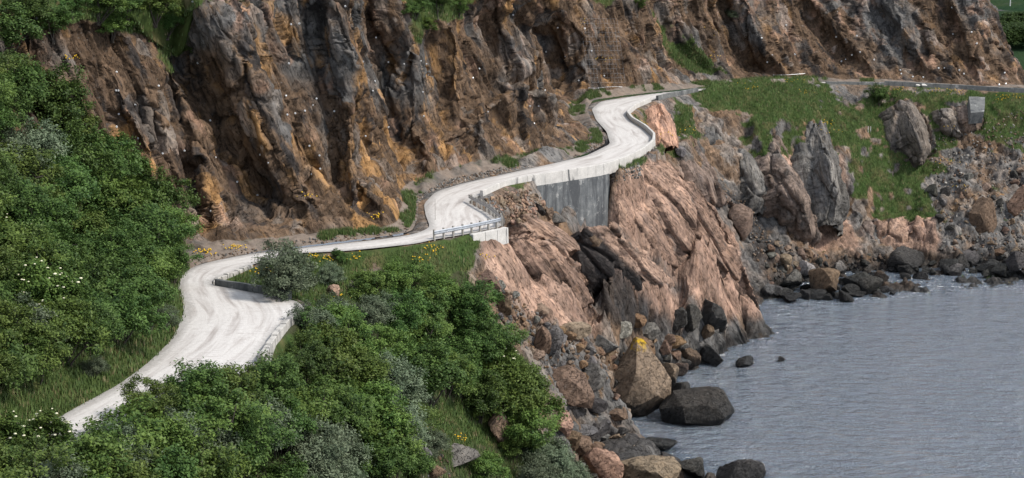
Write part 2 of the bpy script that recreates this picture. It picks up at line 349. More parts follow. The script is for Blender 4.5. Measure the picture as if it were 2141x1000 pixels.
# ------------------------------------------------------------------ road sheet
bp = [Vector((p[0], p[1])) for p in np.concatenate([resample(inner, .7), resample(outer, .7)[::-1]])]
gx2, gy2 = np.meshgrid(np.arange(-45, 95, .6), np.arange(95, 330, .6), indexing='ij')
q = np.stack([gx2.ravel(), gy2.ravel()], 1); q = q + rng.uniform(-.12, .12, q.shape); q = q[inpoly(q, ROADPOLY)]
nb = len(bp)
ov, oe, of, *_ = delaunay_2d_cdt(bp + [Vector(p) for p in q], [], [list(range(nb))], 1, 1e-4)
RV = np.array([(v[0], v[1]) for v in ov]); RF = np.array([f for f in of if len(f) == 3])
allE = np.concatenate([inner, outer])
def road_z(P):
    out = np.empty(len(P))
    for k in range(0, len(P), 4000):
        d = np.linalg.norm(P[k:k + 4000, None] - allE[None, ::3, :2], axis=2); wq = 1 / (d + .3) ** 2
        out[k:k + 4000] = (wq * allE[None, ::3, 2]).sum(1) / wq.sum(1)
    return out
rz = road_z(RV)
cdst, cside, ctt = seg_dist(RV, centre); cdst = cdst * cside
edst = np.minimum(seg_dist(RV, inner[::2])[0], seg_dist(RV, outer[::2])[0])
RVz = np.c_[RV, rz + .03 + .10 * np.clip(1 - (cdst / 3) ** 2, 0, 1) - .02]
ctan = ctt * len(centre) * .6
print('road', len(RV), time.time() - T0)
m, nt, P = newmat('road_gravel'); b = NB(nt)
cd_, al_, ed_ = b.attr('cl'), b.attr('along'), b.attr('edge')
cmb = b.N.new('ShaderNodeCombineXYZ'); b.L.new(b.math('MULTIPLY', cd_, 1.1), cmb.inputs[0]); b.L.new(b.math('MULTIPLY', al_, .11), cmb.inputs[1])
trk = b.noise(cmb.outputs[0], 1.3, 5, .55, .7)
pos = b.pos(); fine = b.noise(pos, 3, 8, .75); grit = b.noise(pos, 22, 3, .8)
base = b.ramp(trk, [(.24, (.27, .245, .23)), (.38, (.43, .405, .39)), (.5, (.52, .502, .488)), (.7, (.575, .56, .545))])
base = b.mix(.5, base, b.ramp(fine, [(.25, (.62, .6, .59)), (.5, (1, 1, 1)), (.8, (1.1, 1.1, 1.1))]), 'MULTIPLY')
# washboard ruts, fine dark cross ripples of the pull-out
rp = b.noise(b.mapping(pos, scale=(.5, 4.2, 1), rot=(0, 0, R(8))), 1.6, 4, .7)
rm = b.noise(pos, .16, 2, .5)
rip = b.math('MULTIPLY', b.rng(rp, .55, .66), b.rng(rm, .5, .6))
base = b.mix(b.math('MULTIPLY', rip, .62), base, (.27, .235, .22))
sh = b.rng(b.math('ADD', ed_, b.math('MULTIPLY', b.math('SUBTRACT', fine, .5), 1.6)), .15, .95, 1, 0)
base = b.mix(b.math('MULTIPLY', sh, .8), base, b.ramp(grit, [(.3, (.13, .128, .125)), (.7, (.44, .425, .41))]))
b.L.new(base, P.inputs['Base Color']); P.inputs['Roughness'].default_value = .9
b.L.new(b.bump(b.math('ADD', b.math('MULTIPLY', fine, .5), b.math('ADD', b.math('MULTIPLY', trk, .6), b.math('MULTIPLY', grit, .15))), .5, .12), P.inputs['Normal'])
link('road', mesh_from(RVz, RF, 'road', m, {'cl': cdst, 'along': ctan, 'edge': edst}, True), kind='structure')

# ------------------------------------------------------------------ shared rock look
def fault_field(pp, faults, ws=2.2):
    """steps along lines: the ground stands proud left of each line and drops away right of it"""
    out = np.zeros(len(pp))
    for L, r, dep, wr, wl in faults:
        bb = np.array(L, float); lo = bb.min(0) - 4 * max(wr, wl); hi = bb.max(0) + 4 * max(wr, wl)
        k = np.where(((pp > lo) & (pp < hi)).all(1))[0]
        if not len(k): continue
        d, s, t = seg_dist(pp[k], bb)
        fade = np.clip(np.minimum(t, 1 - t) * 8, 0, 1) ** .7
        s = -s
        g = 1 / (1 + np.exp(-np.clip(s * d / ws, -30, 30)))
        out[k] += fade * (g * -dep * np.exp(-d / wr) + (1 - g) * r * np.exp(-d / wl))
    return out
def polymask(pp, polys, soft=12):
    m = np.zeros(len(pp))
    for poly in polys:
        a = np.array(poly, float); k = np.where(((pp > a.min(0) - 4 * soft) & (pp < a.max(0) + 4 * soft)).all(1))[0]
        if not len(k): continue
        d, _, _ = seg_dist(pp[k], np.r_[a, a[:1]]); ins = inpoly(pp[k], a)
        m[k] = np.maximum(m[k], 1 / (1 + np.exp(-np.where(ins, d, -d) / soft * 2.5)))
    return m
LONG = np.array([.33, .12, -.94])
def sst(x, a, b): t = np.clip((x - a) / (b - a), 0, 1); return t * t * (3 - 2 * t)
BROWN = np.array([.132, .090, .061]); OCHRE = np.array([.31, .178, .075]); GREY = np.array([.130, .127, .125]); DARK = np.array([.042, .041, .043]); PINK = np.array([.325, .218, .166]); PALE = np.array([.33, .30, .275])
def lerp(a, b, t): return a * (1 - t[:, None]) + b * t[:, None]

# ------------------------------------------------------------------ lower slope, road edge down to the sea bed
def blurax(A, k, ax):
    for _ in range(k): A = (np.roll(A, 1, ax) + 2 * A + np.roll(A, -1, ax)) / 4
    return A
LF = [([(1400,205),(1425,240),(1440,300)], .8, 1.6, 25, 30),([(1560,240),(1600,330),(1640,440)], .7, 1.6, 30, 40),([(1640,250),(1690,340),(1730,480)], .7, 1.5, 30, 40),([(1735,290),(1775,380),(1800,470)], .8, 1.8, 35, 40),
 ([(1900,215),(1945,290),(1955,330)], 1., 1.6, 25, 40),([(2025,205),(2050,240),(2052,270)], .7, 1.2, 20, 25),([(1960,505),(1968,455),(1830,450),(1800,520)], .9, .8, 20, 30)]
gG = np.gradient(ZT1)
NX1, NY1 = [blurax(blurax(g, 6, 0), 6, 1) for g in gG]
mag = np.hypot(NX1, NY1); lim = np.minimum(1, 1.6 / (mag + 1e-6)); NX1 *= lim; NY1 *= lim
RD1 = np.minimum(seg_dist(np.stack([GX, GY], -1), outer[::5])[0], seg_dist(np.stack([GX, GY], -1), inner[::5])[0])
RD1 = np.where(inpoly(np.stack([GX, GY], -1), ROADPOLY), -RD1, RD1)
RZ1 = road_z(np.stack([GX.ravel(), GY.ravel()], 1)).reshape(GX.shape)
LD = (.42, .22, -.88); LN = (.45, -.75, .45)
LM1 = frame(LD, LN, 18, 5.5, 4.5); LM2 = frame(LD, LN, 9, 2.0, 1.8); LM3 = frame(LD, LN, 3.4, .9, .8); LM4 = frame(LD, (.4, -.7, .5), 1.2, .42, .4)
def lower_big(x, y):
    """base point, normal, photo position and coarse relief of the slope at plan positions"""
    z = bil(ZT1, x, y); V = np.stack([x, y, z], 1); n = np.stack([-bil(NX1, x, y), -bil(NY1, x, y), np.ones(len(x))], 1); n /= np.linalg.norm(n, axis=1)[:, None]
    pp = proj(V); wp = (tex(V * .16, 'noise', 3)[1] - .5) * .9
    f1, c1 = facets(V, LM1, 3.3, 1., .8, .1, .05, wp * .6, .2); g1, _ = chisel(V, LM1, 6.1, wp * .5); f1 = .5 * f1 + .9 * g1
    rd = bil(RD1, x, y)
    return V, n, pp, wp, f1, c1, fault_field(pp, LF, 3.5), rd
hx = np.arange(X0 + .5, X1 - .5, .21); hy = np.arange(Y0 + .5, Y1 - .5, .21)
hxc = hx[::2]; hyc = hy[::2]; HX, HY = np.meshgrid(hxc, hyc, indexing='ij')
Vc, nc, _, _, f1c, _, ffc, rdc = lower_big(HX.ravel(), HY.ravel())
Bc = (Vc + nc * ((1.5 * f1c + ffc) * sst(np.abs(rdc), .5, 4))[:, None]).reshape(*HX.shape, 3)
def redistribute(ax, n, s0):
    W = np.linalg.norm(np.diff(Bc, axis=ax), axis=2); W = blurax(W, 5, 1 - ax); W = np.minimum(W, 4 * .42) ** .95
    if ax == 1: W = W.T; co = hyc
    else: co = hxc
    # W: (len(co)-1, lines)
    cum = np.vstack([np.zeros(W.shape[1]), np.cumsum(W, 0)]); cum /= cum[-1]
    t = np.linspace(0, 1, n)
    return np.stack([np.interp(t, cum[:, j], co) for j in range(W.shape[1])], 1)
XX = redistribute(0, len(hx), 0)                     # (len(hx), len(hyc))
j = np.interp(np.arange(len(hy)) / 2, np.arange(len(hyc)), np.arange(len(hyc))); j0 = np.clip(j.astype(int), 0, len(hyc) - 2); fr = j - j0
HX = XX[:, j0] * (1 - fr) + XX[:, j0 + 1] * fr
HY = np.broadcast_to(hy[None, :], HX.shape)
HZ = bil(ZT1, HX, HY); pp = proj(np.stack([HX, HY, HZ], -1))
keep = (HZ > -2.4) & (pp[..., 0] > -330) & (pp[..., 0] < 2330) & (pp[..., 1] < 1210) & (pp[..., 1] > 120)
inl_poly = np.concatenate([inner + nI * 2.5, (inner + nI * 90)[::-1][::20]])
keep &= ~inpoly(np.stack([HX, HY], -1), inl_poly[::2])
idx = np.full(HX.shape, -1); idx[keep] = np.arange(keep.sum())
V, Nn, pp, warp, f1, c1, ff, rd = lower_big(HX[keep], HY[keep])
inroad = rd < 0
print('lower grid', time.time() - T0)
GRASSP = [[(500,596),(470,582),(520,566),(620,536),(800,524),(900,508),(985,494),(1010,520),(990,560),(900,590),(780,560),(720,600),(700,640),(630,634)],
 [(1440,192),(1560,172),(1725,170),(1745,205),(1790,215),(1880,205),(1890,300),(1975,345),(1985,365),(1930,365),(1960,450),(1900,462),(1830,452),(1790,405),(1765,320),(1720,300),(1690,250),(1640,262),(1560,232),(1500,235),(1448,215)],
 [(1535,235),(1625,245),(1610,330),(1560,310)],[(1400,205),(1450,230),(1480,290),(1450,305),(1425,260)],[(1640,240),(1690,250),(1680,330),(1640,320)],[(1700,300),(1750,310),(1770,420),(1740,420)],
 [(1320,250),(1360,250),(1405,295),(1440,340),(1390,325),(1372,300)],[(2000,200),(2300,200),(2300,330),(2141,320),(2050,280)],[(1840,190),(2010,200),(2000,300),(1960,330),(1930,230)],
 [(830,860),(1000,820),(1090,880),(1060,925),(950,930)],[(1110,395),(1060,400),(1085,382)],[(560,735),(640,700),(640,800),(540,800)],[(1280,340),(1345,335),(1340,350),(1290,358)]]
SOILP = [[(-400,1300),(-300,900),(430,850),(530,790),(600,690),(650,650),(720,610),(830,545),(980,560),(1020,660),(1080,740),(1130,800),(1140,900),(1200,980),(1180,1300)]]
PINKP = [[(1295,385),(1350,330),(1425,345),(1505,440),(1560,540),(1592,650),(1520,668),(1440,620),(1380,540),(1300,500),(1265,470)],[(1000,500),(1060,478),(1130,500),(1200,560),(1250,650),(1265,700),(1180,690),(1100,640),(1040,600)],
 [(1215,478),(1290,500),(1380,560),(1440,650),(1425,690),(1330,600),(1250,560)],[(1140,465),(1215,540),(1190,560),(1100,480)],[(1370,215),(1405,235),(1420,290),(1385,290)],[(1860,455),(1965,455),(1965,520),(1870,520)],
 [(1640,290),(1760,330),(1800,520),(1700,520),(1640,430)]]
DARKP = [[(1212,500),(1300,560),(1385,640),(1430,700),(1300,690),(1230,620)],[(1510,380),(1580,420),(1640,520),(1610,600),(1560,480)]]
ppj = pp + np.stack([tex(V * .3, 'noise', 4)[0] - .5, tex(V * .3 + 9, 'noise', 4)[0] - .5], 1) * 60
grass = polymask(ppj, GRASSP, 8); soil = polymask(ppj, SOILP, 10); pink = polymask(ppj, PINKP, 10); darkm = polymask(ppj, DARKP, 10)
fbk = sst(pp[:, 0], 1250, 1450)
rockamt = np.clip(1 - np.maximum(grass * (.75 - .4 * fbk), soil * .8), 0, 1)
slab = np.clip(pink, 0, 1)
SB1 = np.min([np.hypot(GX - p[0], GY - p[1]) for p in SUBS[::2]], axis=0); calm = .35 + .65 * sst(bil(SB1, V[:, 0], V[:, 1]), 1.5, 5)
def limit(d): return np.where(d > 0, d * sst(rd, .8, 6.) * .9 * calm, d * sst(rd, .2, 4.)) * sst(V[:, 2], -2.5, 0)
def gnormals(Q, k):
    G = np.stack([HX, HY, HZ], -1).copy(); G[keep] = Q
    n = np.cross(np.gradient(G, axis=0), np.gradient(G, axis=1)); n = blurax(blurax(n, k, 0), k, 1)[keep]
    return n / (np.linalg.norm(n, axis=1)[:, None] + 1e-9)
VL = V + Nn * limit(rockamt * 1.5 * f1 * (1 - .55 * slab) + ff)[:, None]
N2 = gnormals(VL, 3); f2, c2 = chisel(VL, LM2, 1.7, warp * .2); q2, _ = facets(VL, LM2 * .8, 9.7, 1., .5, .55, .035, warp * .8, .16); f2 = f2 + .35 * q2
VL = VL + N2 * limit(rockamt * .85 * f2 * (1 - .35 * slab))[:, None]
N2 = gnormals(VL, 2); f3, c3 = chisel(VL, LM3, 5.1, warp * .2); f4, c4 = chisel(VL, LM4, 8.1)
VL = VL + N2 * limit(rockamt * (.42 * f3 * (1 - .3 * slab) + .16 * f4) + .25 * fbm(VL, .6, 5) * (1 - rockamt))[:, None]
rz_ = bil(RZ1, V[:, 0], V[:, 1]); shelf = sst(VL[:, 2] - rz_, -1.6, -.8)
VL[:, 2] = np.where(rd < 1.8, np.where(rd < .1, np.minimum(VL[:, 2], rz_ - .02), VL[:, 2] + (rz_ - .02 - VL[:, 2]) * shelf * (1 - sst(rd, .3, 1.8))) - .4 * sst(-rd, .0, .7), VL[:, 2])
# a turf bank along the outer edge of the far road
VL[:, 2] += np.where(rd > .15, 1.0 * np.exp(-((rd - 1.3) / .75) ** 2), 0) * sst(pp[:, 0], 1452, 1500) * (1 - sst(pp[:, 0], 1700, 1726)) * (VL[:, 1] > 270)
nz = Nn[:, 2]
nL3 = n3 = fbm(VL, .5, 5, off=3); n1 = fbm(VL, .13, 4); n2 = fbm(VL * np.array([1, 1, .45]), .35, 4, off=7)
col = lerp(np.tile(GREY * 1.05, (len(V), 1)), BROWN * 1.45, sst(n1 + .25 * (c1[:, 0] - .5), -.08, .14))
col = lerp(col, OCHRE * .75, .8 * sst(n2 + .2 * (c2[:, 1] - .5), .10, .24))
col = lerp(col, PALE * .8, .6 * sst(c2[:, 2], .68, .9))
col = lerp(col, DARK * 1.3, .8 * sst(n3 - .2 * (c2[:, 0] - .5), .12, .25))
pk = lerp(np.tile(PINK, (len(V), 1)), np.array([.36, .235, .18]), sst(n2, -.1, .2))
col = lerp(col, pk * (.82 + .36 * c2[:, :1]), np.clip(pink * 1.1, 0, 1) * .93)
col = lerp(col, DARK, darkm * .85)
col *= (.72 + .5 * c3[:, 1:2]) * (.8 + .35 * c2[:, 1:2])
GRN = np.array([.046, .07, .02]); GRN2 = np.array([.105, .095, .044]); SOIL = np.array([.045, .05, .025])
gcol = lerp(np.tile(GRN, (len(V), 1)), GRN2, sst(n2, -.02, .2)); gcol = lerp(gcol, np.array([.04, .075, .02]), sst(n3, -.02, .2))
gm = sst(grass + (.75 + .5 * fbk) * n3 + (.45 + .9 * fbk) * (N2[:, 2] - .62) + (.6 + .5 * fbk) * n2 - .15 * fbk, .42, .6)
col = lerp(col, np.tile(SOIL, (len(V), 1)), sst(soil + .5 * n3, .45, .65))
col = lerp(col, gcol, gm)
i0 = idx[:-1, :-1]; i1 = idx[1:, :-1]; i2 = idx[1:, 1:]; i3 = idx[:-1, 1:]
ok = (i0 >= 0) & (i1 >= 0) & (i2 >= 0) & (i3 >= 0)
LFc = np.stack([i0[ok], i1[ok], i2[ok], i3[ok]], 1)
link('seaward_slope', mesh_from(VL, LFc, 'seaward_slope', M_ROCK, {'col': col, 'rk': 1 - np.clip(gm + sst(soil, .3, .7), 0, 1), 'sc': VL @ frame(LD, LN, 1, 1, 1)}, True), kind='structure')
print('lower', len(V), len(LFc), time.time() - T0)

# ------------------------------------------------------------------ upper cliff, swept from the foot line
FOOT = [(-130,1005,26),(0,945,26),(165,850,26),(250,805,26),(310,760,26),(360,710,26),(383,660,26),(383,630,26),(372,608,26),(376,585,26),(395,562,26),(430,546,26),(520,528,26),(640,512,26),(780,496,26),
 (862,484,26),(874,452,26),(874,424,26),(898,400,26),(960,383,26),(1050,362,26),(1140,342,26),(1220,323,26),(1266,300,26),(1260,276,26),(1238,252,26),(1227,228,26),(1240,208,26),(1320,197,26),(1420,187,25.7),
 (1500,178,25.1),(1620,171.5,24.6),(1720,170,24.2),(1850,173.5,23.7),(1990,182,23.2),(2060,186.5,23)]
ft = wline(FOOT); e = ft[-1]
ft = np.r_[ft, [e + np.array([6, 3, 0]), e + np.array([11, 9, -1]), e + np.array([14, 20, -3]), e + np.array([16, 60, -6])]]
foot = smooth(resample(ft, .25), 5)
dist = foot[:, 1]; wgt = np.r_[0, np.cumsum(np.linalg.norm(np.diff(foot, axis=0), axis=1) / (.14 * dist[1:] / 165))]
nu = int(wgt[-1]); tU = np.arange(nu)
foot = np.stack([np.interp(tU, wgt, foot[:, k]) for k in range(3)], 1)
fs = np.stack([np.interp(tU, wgt, smooth(resample(ft, .25), 34)[:, k]) for k in range(3)], 1)
tg = np.gradient(fs, axis=0); tg /= np.linalg.norm(tg[:, :2], axis=1)[:, None]
nrm = np.stack([-tg[:, 1], tg[:, 0], 0 * tg[:, 0]], 1); nrm = smooth(nrm, 40); nrm[:, 2] = 0; nrm /= np.linalg.norm(nrm, axis=1)[:, None]
fpx = proj(foot)[:, 0]; arc = np.arange(nu) / nu
order = np.linspace(0, 1, nu)
def along(ctrl):      # control by index of FOOT points -> per column
    key = np.array([np.argmin(np.linalg.norm(foot[:, :2] - atz(*FOOT[i])[:2], axis=1)) for i, _ in ctrl]); return np.interp(tU, key, [v for _, v in ctrl])
tw = along([(0, 11), (3, 11), (7, 9), (10, 4.5), (12, 1.6), (14, 1.2), (17, 1.8), (20, 2.4), (22, 1.6), (24, 1.4), (26, 1.6), (29, 1.6), (35, .8)])
ts = along([(0, .95), (7, .95), (10, .9), (12, .6), (35, .6)])
lean = along([(0, .6), (8, .4), (11, .26), (15, .24), (18, .22), (22, .26), (25, .3), (28, .34), (33, .36), (35, .5)])
top = along([(0, 12), (7, 13), (10, 18.6), (12, 20.5), (14, 23), (19, 24), (22, 25), (26, 22), (29, 17.5), (35, 16.5)])
flat = along([(0, 1.9), (10, 1.6), (22, 1.2), (28, .5), (35, .35)])
NVA, NVB = 22, 220
hv = np.r_[np.linspace(0, 1, NVA, endpoint=False), 1 + np.linspace(0, 1, NVB)]
Pv = np.empty((nu, len(hv), 3))
for j, h in enumerate(hv):
    if h < 1: r = tw * h; z = ts * tw * h
    else:
        k = (h - 1) / .84
        zz = np.minimum(k, 1) * top; kx = np.maximum(k - 1, 0)
        r = tw + lean * zz + kx * top * 3.2; z = ts * tw + zz + kx * top * flat
    Pv[:, j] = foot + nrm * r[:, None]; Pv[:, j, 2] = foot[:, 2] - .06 * (1 - min(h, 1)) + z
UF = [([(385,-40),(405,5),(470,150),(560,312),(645,450)], 1.1, 6.0, 80, 70),([(820,-20),(840,60),(872,120),(885,220),(892,320),(880,420)], .9, 3.4, 60, 60),
 ([(1140,-30),(1165,20),(1214,85),(1224,200),(1243,300)], 1.6, 4.6, 70, 90),([(1390,-20),(1440,80),(1525,172)], .8, 2.0, 40, 60),([(1545,-30),(1568,40),(1600,110),(1650,165)], .9, 5.2, 50, 50),
 ([(1690,-10),(1740,60),(1800,120),(1835,172)], .8, 2.2, 35, 45),([(1835,-10),(1880,60),(1920,120),(1955,178)], .8, 2.2, 35, 45),([(1975,-10),(2010,60),(2035,120),(2058,185)], .8, 2.4, 30, 40),
 ([(75,20),(130,150),(220,275)], .7, 2.0, 45, 60),([(255,120),(290,260),(330,420),(350,540)], .5, 1.6, 40, 60),([(400,140),(425,280),(440,400),(450,520)], .5, 1.5, 35, 55),
 ([(690,-20),(720,110),(745,260),(760,420)], .7, 3.0, 50, 60),([(790,180),(820,300),(810,420),(800,470)], .5, 1.6, 30, 40),([(960,60),(985,200),(1000,320)], .6, 1.8, 50, 60),
 ([(1225,210),(1180,190),(1100,170),(1030,215),(960,280)], 1.4, 1.6, 45, 60),([(1060,-20),(1090,90),(1110,170)], .7, 2.6, 45, 50)]
def normals(Pv, k=12):
    NC = np.cross(np.gradient(Pv, axis=0), np.gradient(Pv, axis=1))
    NC = blurax(blurax(NC, k, 0), k, 1); NC /= np.linalg.norm(NC, axis=2)[..., None] + 1e-9
    return NC * np.sign((NC * np.array([.5, -.8, .3])).sum(2).mean())
N0 = (.75, -.55, .3)
def cliff_big(Pv):
    C = Pv.reshape(-1, 3); wp = (tex(C * .15, 'noise', 3)[1] - .5) * .9
    f1, c1 = facets(C, frame(LONG, N0, 24, 6.5, 6.5), 13.3, 1., .8, .1, .05, wp * .4, .2); g1, _ = chisel(C, frame(LONG, N0, 22, 5.5, 5.5), 4.4, wp * .25)
    return C, wp, .6 * f1 + .95 * g1, c1, fault_field(proj(C), UF)
Pc = Pv[:, ::4]; Cc, _, f1, _, ff = cliff_big(Pc); Dc = Pc + normals(Pc) * ((1.75 * f1 + ff) * sst((Pc[..., 2] - foot[:, None, 2]).ravel(), .5, 4)).reshape(Pc.shape[:2])[..., None]
W = np.linalg.norm(np.diff(Dc, axis=0), axis=2); W = blurax(W, 2, 1) / (Pc[1:, :, 1] / 165); cum = np.vstack([np.zeros(W.shape[1]), np.cumsum(W, 0)]); cum /= cum[-1]
UU = np.stack([np.interp(np.linspace(0, 1, nu), cum[:, j], tU) for j in range(W.shape[1])], 1)
jj = np.clip(np.arange(len(hv)) / 4, 0, UU.shape[1] - 1.001); j0 = jj.astype(int); fr = jj - j0
UU = UU[:, j0] * (1 - fr) + UU[:, j0 + 1] * fr
i0 = np.clip(UU.astype(int), 0, nu - 2); fr = (UU - i0)[..., None]; cols = np.arange(len(hv))[None, :]
Pv = Pv[i0, cols] * (1 - fr) + Pv[i0 + 1, cols] * fr
footz = foot[i0, 2]
NC = normals(Pv); C, warp, f1, c1, ff = cliff_big(Pv); Nc = NC.reshape(-1, 3); hgt = (Pv[..., 2] - footz).ravel(); pc = proj(C)
M2 = frame(LONG, N0, 9, 2.5, 2.6); M3 = frame(LONG, N0, 3.3, 1.1, 1.2); M4 = frame(LONG, N0, 1.2, .45, .42)
kfar = (C[:, 1] / 170)
GC = [[(100,-30),(430,-30),(410,40),(420,100),(395,105),(360,50),(290,52),(230,40),(160,40),(110,10)],[(840,-20),(1000,-20),(1000,40),(920,45),(890,100),(870,60)],[(1390,20),(1430,60),(1520,150),(1480,150),(1400,90)],[(1220,-20),(1290,-20),(1280,20)],[(380,90),(410,130),(395,150),(360,110)]]
ppj = pc + np.stack([tex(C * .3, 'noise', 4)[0] - .5, tex(C * .3 + 9, 'noise', 4)[0] - .5], 1) * 50
grass = polymask(ppj, GC, 8)
veg = sst(along([(0, 1), (7, 1), (9, .9), (11, 0), (35, 0)]), 0, 1)[i0].ravel()
isT = np.tile((hv < 1).astype(float), nu); plate = np.tile(sst(hv, 1.8, 1.9), nu)
vegl = veg * np.clip(1.2 - (hgt - 6) / 8, 0, 1)
lowf = sst(hgt, .1, 3.5)
def limit(d): return np.where(d > 0, d * lowf * .85, d * (.25 + .75 * lowf)) * np.clip(hgt * 1.2, 0, 1)
quiet = (1 - .75 * vegl) * (1 - .6 * grass)
disp = limit(1.75 * f1 * quiet + ff * (1 - veg * .5) - .9 * sst(hgt, 1, 6))
C = C + Nc * disp[:, None]
Nc = normals(C.reshape(Pv.shape), 3).reshape(-1, 3)
f2, c2 = chisel(C, M2, 11.7, warp * .2)
q2, _ = facets(C, M2 * .85, 21.7, 1., .35, .5, .03, warp * .25, .075)
C = C + Nc * (limit(.6 * f2 + 1.15 * q2) * quiet)[:, None]
Nc = normals(C.reshape(Pv.shape), 2).reshape(-1, 3)
f3, c3 = chisel(C, M3, 15.1, warp * .2); f4, c4 = chisel(C, M4, 18.1); q3, c3 = facets(C, M3 * .9, 3.7, 1., .4, .45, .04, warp * .2, .12)
CV = C + Nc * (limit(.24 * f3 + .52 * q3 + .10 * f4) * quiet)[:, None]
C = CV
scree = isT * (1 - veg)
CV[:, 2] += scree * .22 * fbm(C, 2.2, 4)
n1 = fbm(C, .10, 4, off=2); n2 = fbm(C @ frame(LONG, N0, 1, .35, .35), .12, 5, .62, off=7); n3 = fbm(C @ frame(LONG, N0, 1, .3, .3), .16, 5, .6, off=31); n4 = fbm(C, .3, 4, off=5)
right = sst(pc[:, 0], 1250, 1700)
col = lerp(np.tile(BROWN, (len(C), 1)), GREY * .95, sst(n1 + .30 * (c1[:, 0] - .5) + .03 * (hgt - 9) / 9 + .03 * right, .03, .2))
col = lerp(col, OCHRE, (.85 - .45 * right) * sst(n2 + .22 * (c2[:, 1] - .5) + .12 * np.exp(-((pc[:, 0] - 820) / 90) ** 2) + .05 * np.exp(-((pc[:, 0] - 330) / 90) ** 2 - ((pc[:, 1] - 380) / 120) ** 2), .06, .22))
col = lerp(col, np.array([.30, .19, .135]), .8 * sst(n4 + .3 * (c2[:, 2] - .5) + .06 * right, .10, .26))
col = lerp(col, DARK * .8, .9 * sst(n3 - .18 * (c2[:, 0] - .5), .05, .17))
col = lerp(col, PALE * .75, .55 * sst(c3[:, 2] * .5 + c2[:, 2] * .5, .72, .85))
col *= (.66 + .6 * c3[:, 1:2]) * (.78 + .4 * c2[:, 1:2])
sc_c = lerp(np.tile(np.array([.20, .165, .14]), (len(C), 1)), np.array([.10, .098, .095]), sst(n4, -.1, .15))
col = lerp(col, sc_c, scree * .9)
gcol = lerp(np.tile(GRN, (len(C), 1)), GRN2, sst(n4, -.02, .2))
vg = sst(np.maximum(np.maximum(grass, vegl), plate * .8) + .5 * n4 + .3 * (Nc[:, 2] - .3), .42, .62)
verge = scree * sst(n1 + n4, -.02, .12) * sst(hgt, .05, .25)
col = lerp(col, gcol, np.maximum(vg, verge * .9))
link('rock_cliff', mesh_from(CV, gridfaces(nu, len(hv)), 'rock_cliff', M_ROCK, {'col': col, 'rk': 1 - np.clip(np.maximum(vg, scree), 0, 1), 'sc': CV @ frame(LONG, N0, 1, 1, 1)}, True), kind='structure')
print('cliff', nu, len(C), time.time() - T0)

# ------------------------------------------------------------------ far hillside and the sea
hx_ = np.linspace(-200, 700, 181); hy_ = np.linspace(330, 1500, 235)
A, B = np.meshgrid(hx_, hy_, indexing='ij'); HP = np.stack([A.ravel(), B.ravel(), 0 * A.ravel()], 1)
hz_ = 4 + (HP[:, 1] - 330) * .045 + np.maximum(HP[:, 1] - 900, 0) * .12 + fbm(HP, .008, 6) * 16 + fbm(HP, .06, 4) * 3
HP[:, 2] = hz_
m, nt, P = newmat('far_heath'); b = NB(nt); pos = b.pos()
c = b.ramp(b.noise(pos, .02, 6, .65), [(.3, (.014, .034, .022)), (.48, (.028, .052, .026)), (.6, (.045, .062, .03)), (.75, (.035, .04, .03))])
c = b.mix(b.rng(b.noise(pos, .09, 6, .7), .60, .66), c, (.09, .09, .09))
b.L.new(c, P.inputs['Base Color']); P.inputs['Roughness'].default_value = .95; P.inputs['Specular IOR Level'].default_value = 0
b.L.new(b.bump(b.noise(pos, .35, 6, .7), .8, 2.), P.inputs['Normal'])
link('hillside', mesh_from(HP, gridfaces(181, 235), 'hillside', m, None, True), kind='structure')

m, nt, P = newmat('sea_water'); b = NB(nt); pos = b.pos()
P.inputs['Base Color'].default_value = (.09, .122, .165, 1); P.inputs['Roughness'].default_value = .05; P.inputs['IOR'].default_value = 2.3
w1 = b.noise(b.mapping(pos, scale=(.42, .80, 1), rot=(0, 0, R(8))), 1.0, 5, .58, .25)
w2 = b.noise(b.mapping(pos, scale=(1, 1.25, 1), rot=(0, 0, R(-14))), 2.6, 4, .6, .2)
hgtw = b.math('ADD', b.math('MULTIPLY', w1, 1.0), b.math("MULTIPLY", w2, .42))
b.L.new(b.bump(hgtw, 1., 1.35), P.inputs['Normal'])
fo = b.attr('foam'); fn = b.noise(b.mapping(pos, scale=(.7, 1, 1)), 1.6, 7, .72, .8); ff_ = b.math('MULTIPLY', b.rng(b.math('ADD', fn, b.math('MULTIPLY', fo, .16)), .58, .66), b.rng(fo, .05, .4))
b.L.new(b.mix(ff_, (.09, .122, .165), (.55, .58, .61)), P.inputs['Base Color']); b.L.new(b.rng(ff_, 0, 1, .05, .7), P.inputs['Roughness'])
M_SEA = m
sx = np.linspace(-30, 130, 241); sy = np.linspace(150, 300, 226); A, B = np.meshgrid(sx, sy, indexing='ij')
SP = np.stack([A.ravel(), B.ravel(), 0 * A.ravel()], 1); SP[:, 2] = .16 * fbm(SP * np.array([1, .8, 1]), .25, 3)
edge = np.minimum.reduce([(SP[:, 0] + 30) / 10, (130 - SP[:, 0]) / 10, (SP[:, 1] - 150) / 10, (300 - SP[:, 1]) / 10]); SP[:, 2] *= np.clip(edge, 0, 1)
ring = [(-400, 20, 0), (1500, 20, 0), (1500, 900, 0), (-400, 900, 0)]
SF = gridfaces(241, 226)
zb = bil(ZT1, SP[:, 0], SP[:, 1]); foam = .24 * np.exp(-((zb + .1) / .5) ** 2) * (SP[:, 0] < 107) * (SP[:, 1] > 165)
me = mesh_from(SP, SF, 'sea', M_SEA, {'foam': foam}, True)
bm = bmesh.new(); bm.from_mesh(me)
cs = [min(bm.verts, key=lambda v: (v.co.x - x) ** 2 + (v.co.y - y) ** 2) for x, y in ((-30, 150), (130, 150), (130, 300), (-30, 300))]
o4 = [bm.verts.new(p) for p in ring]
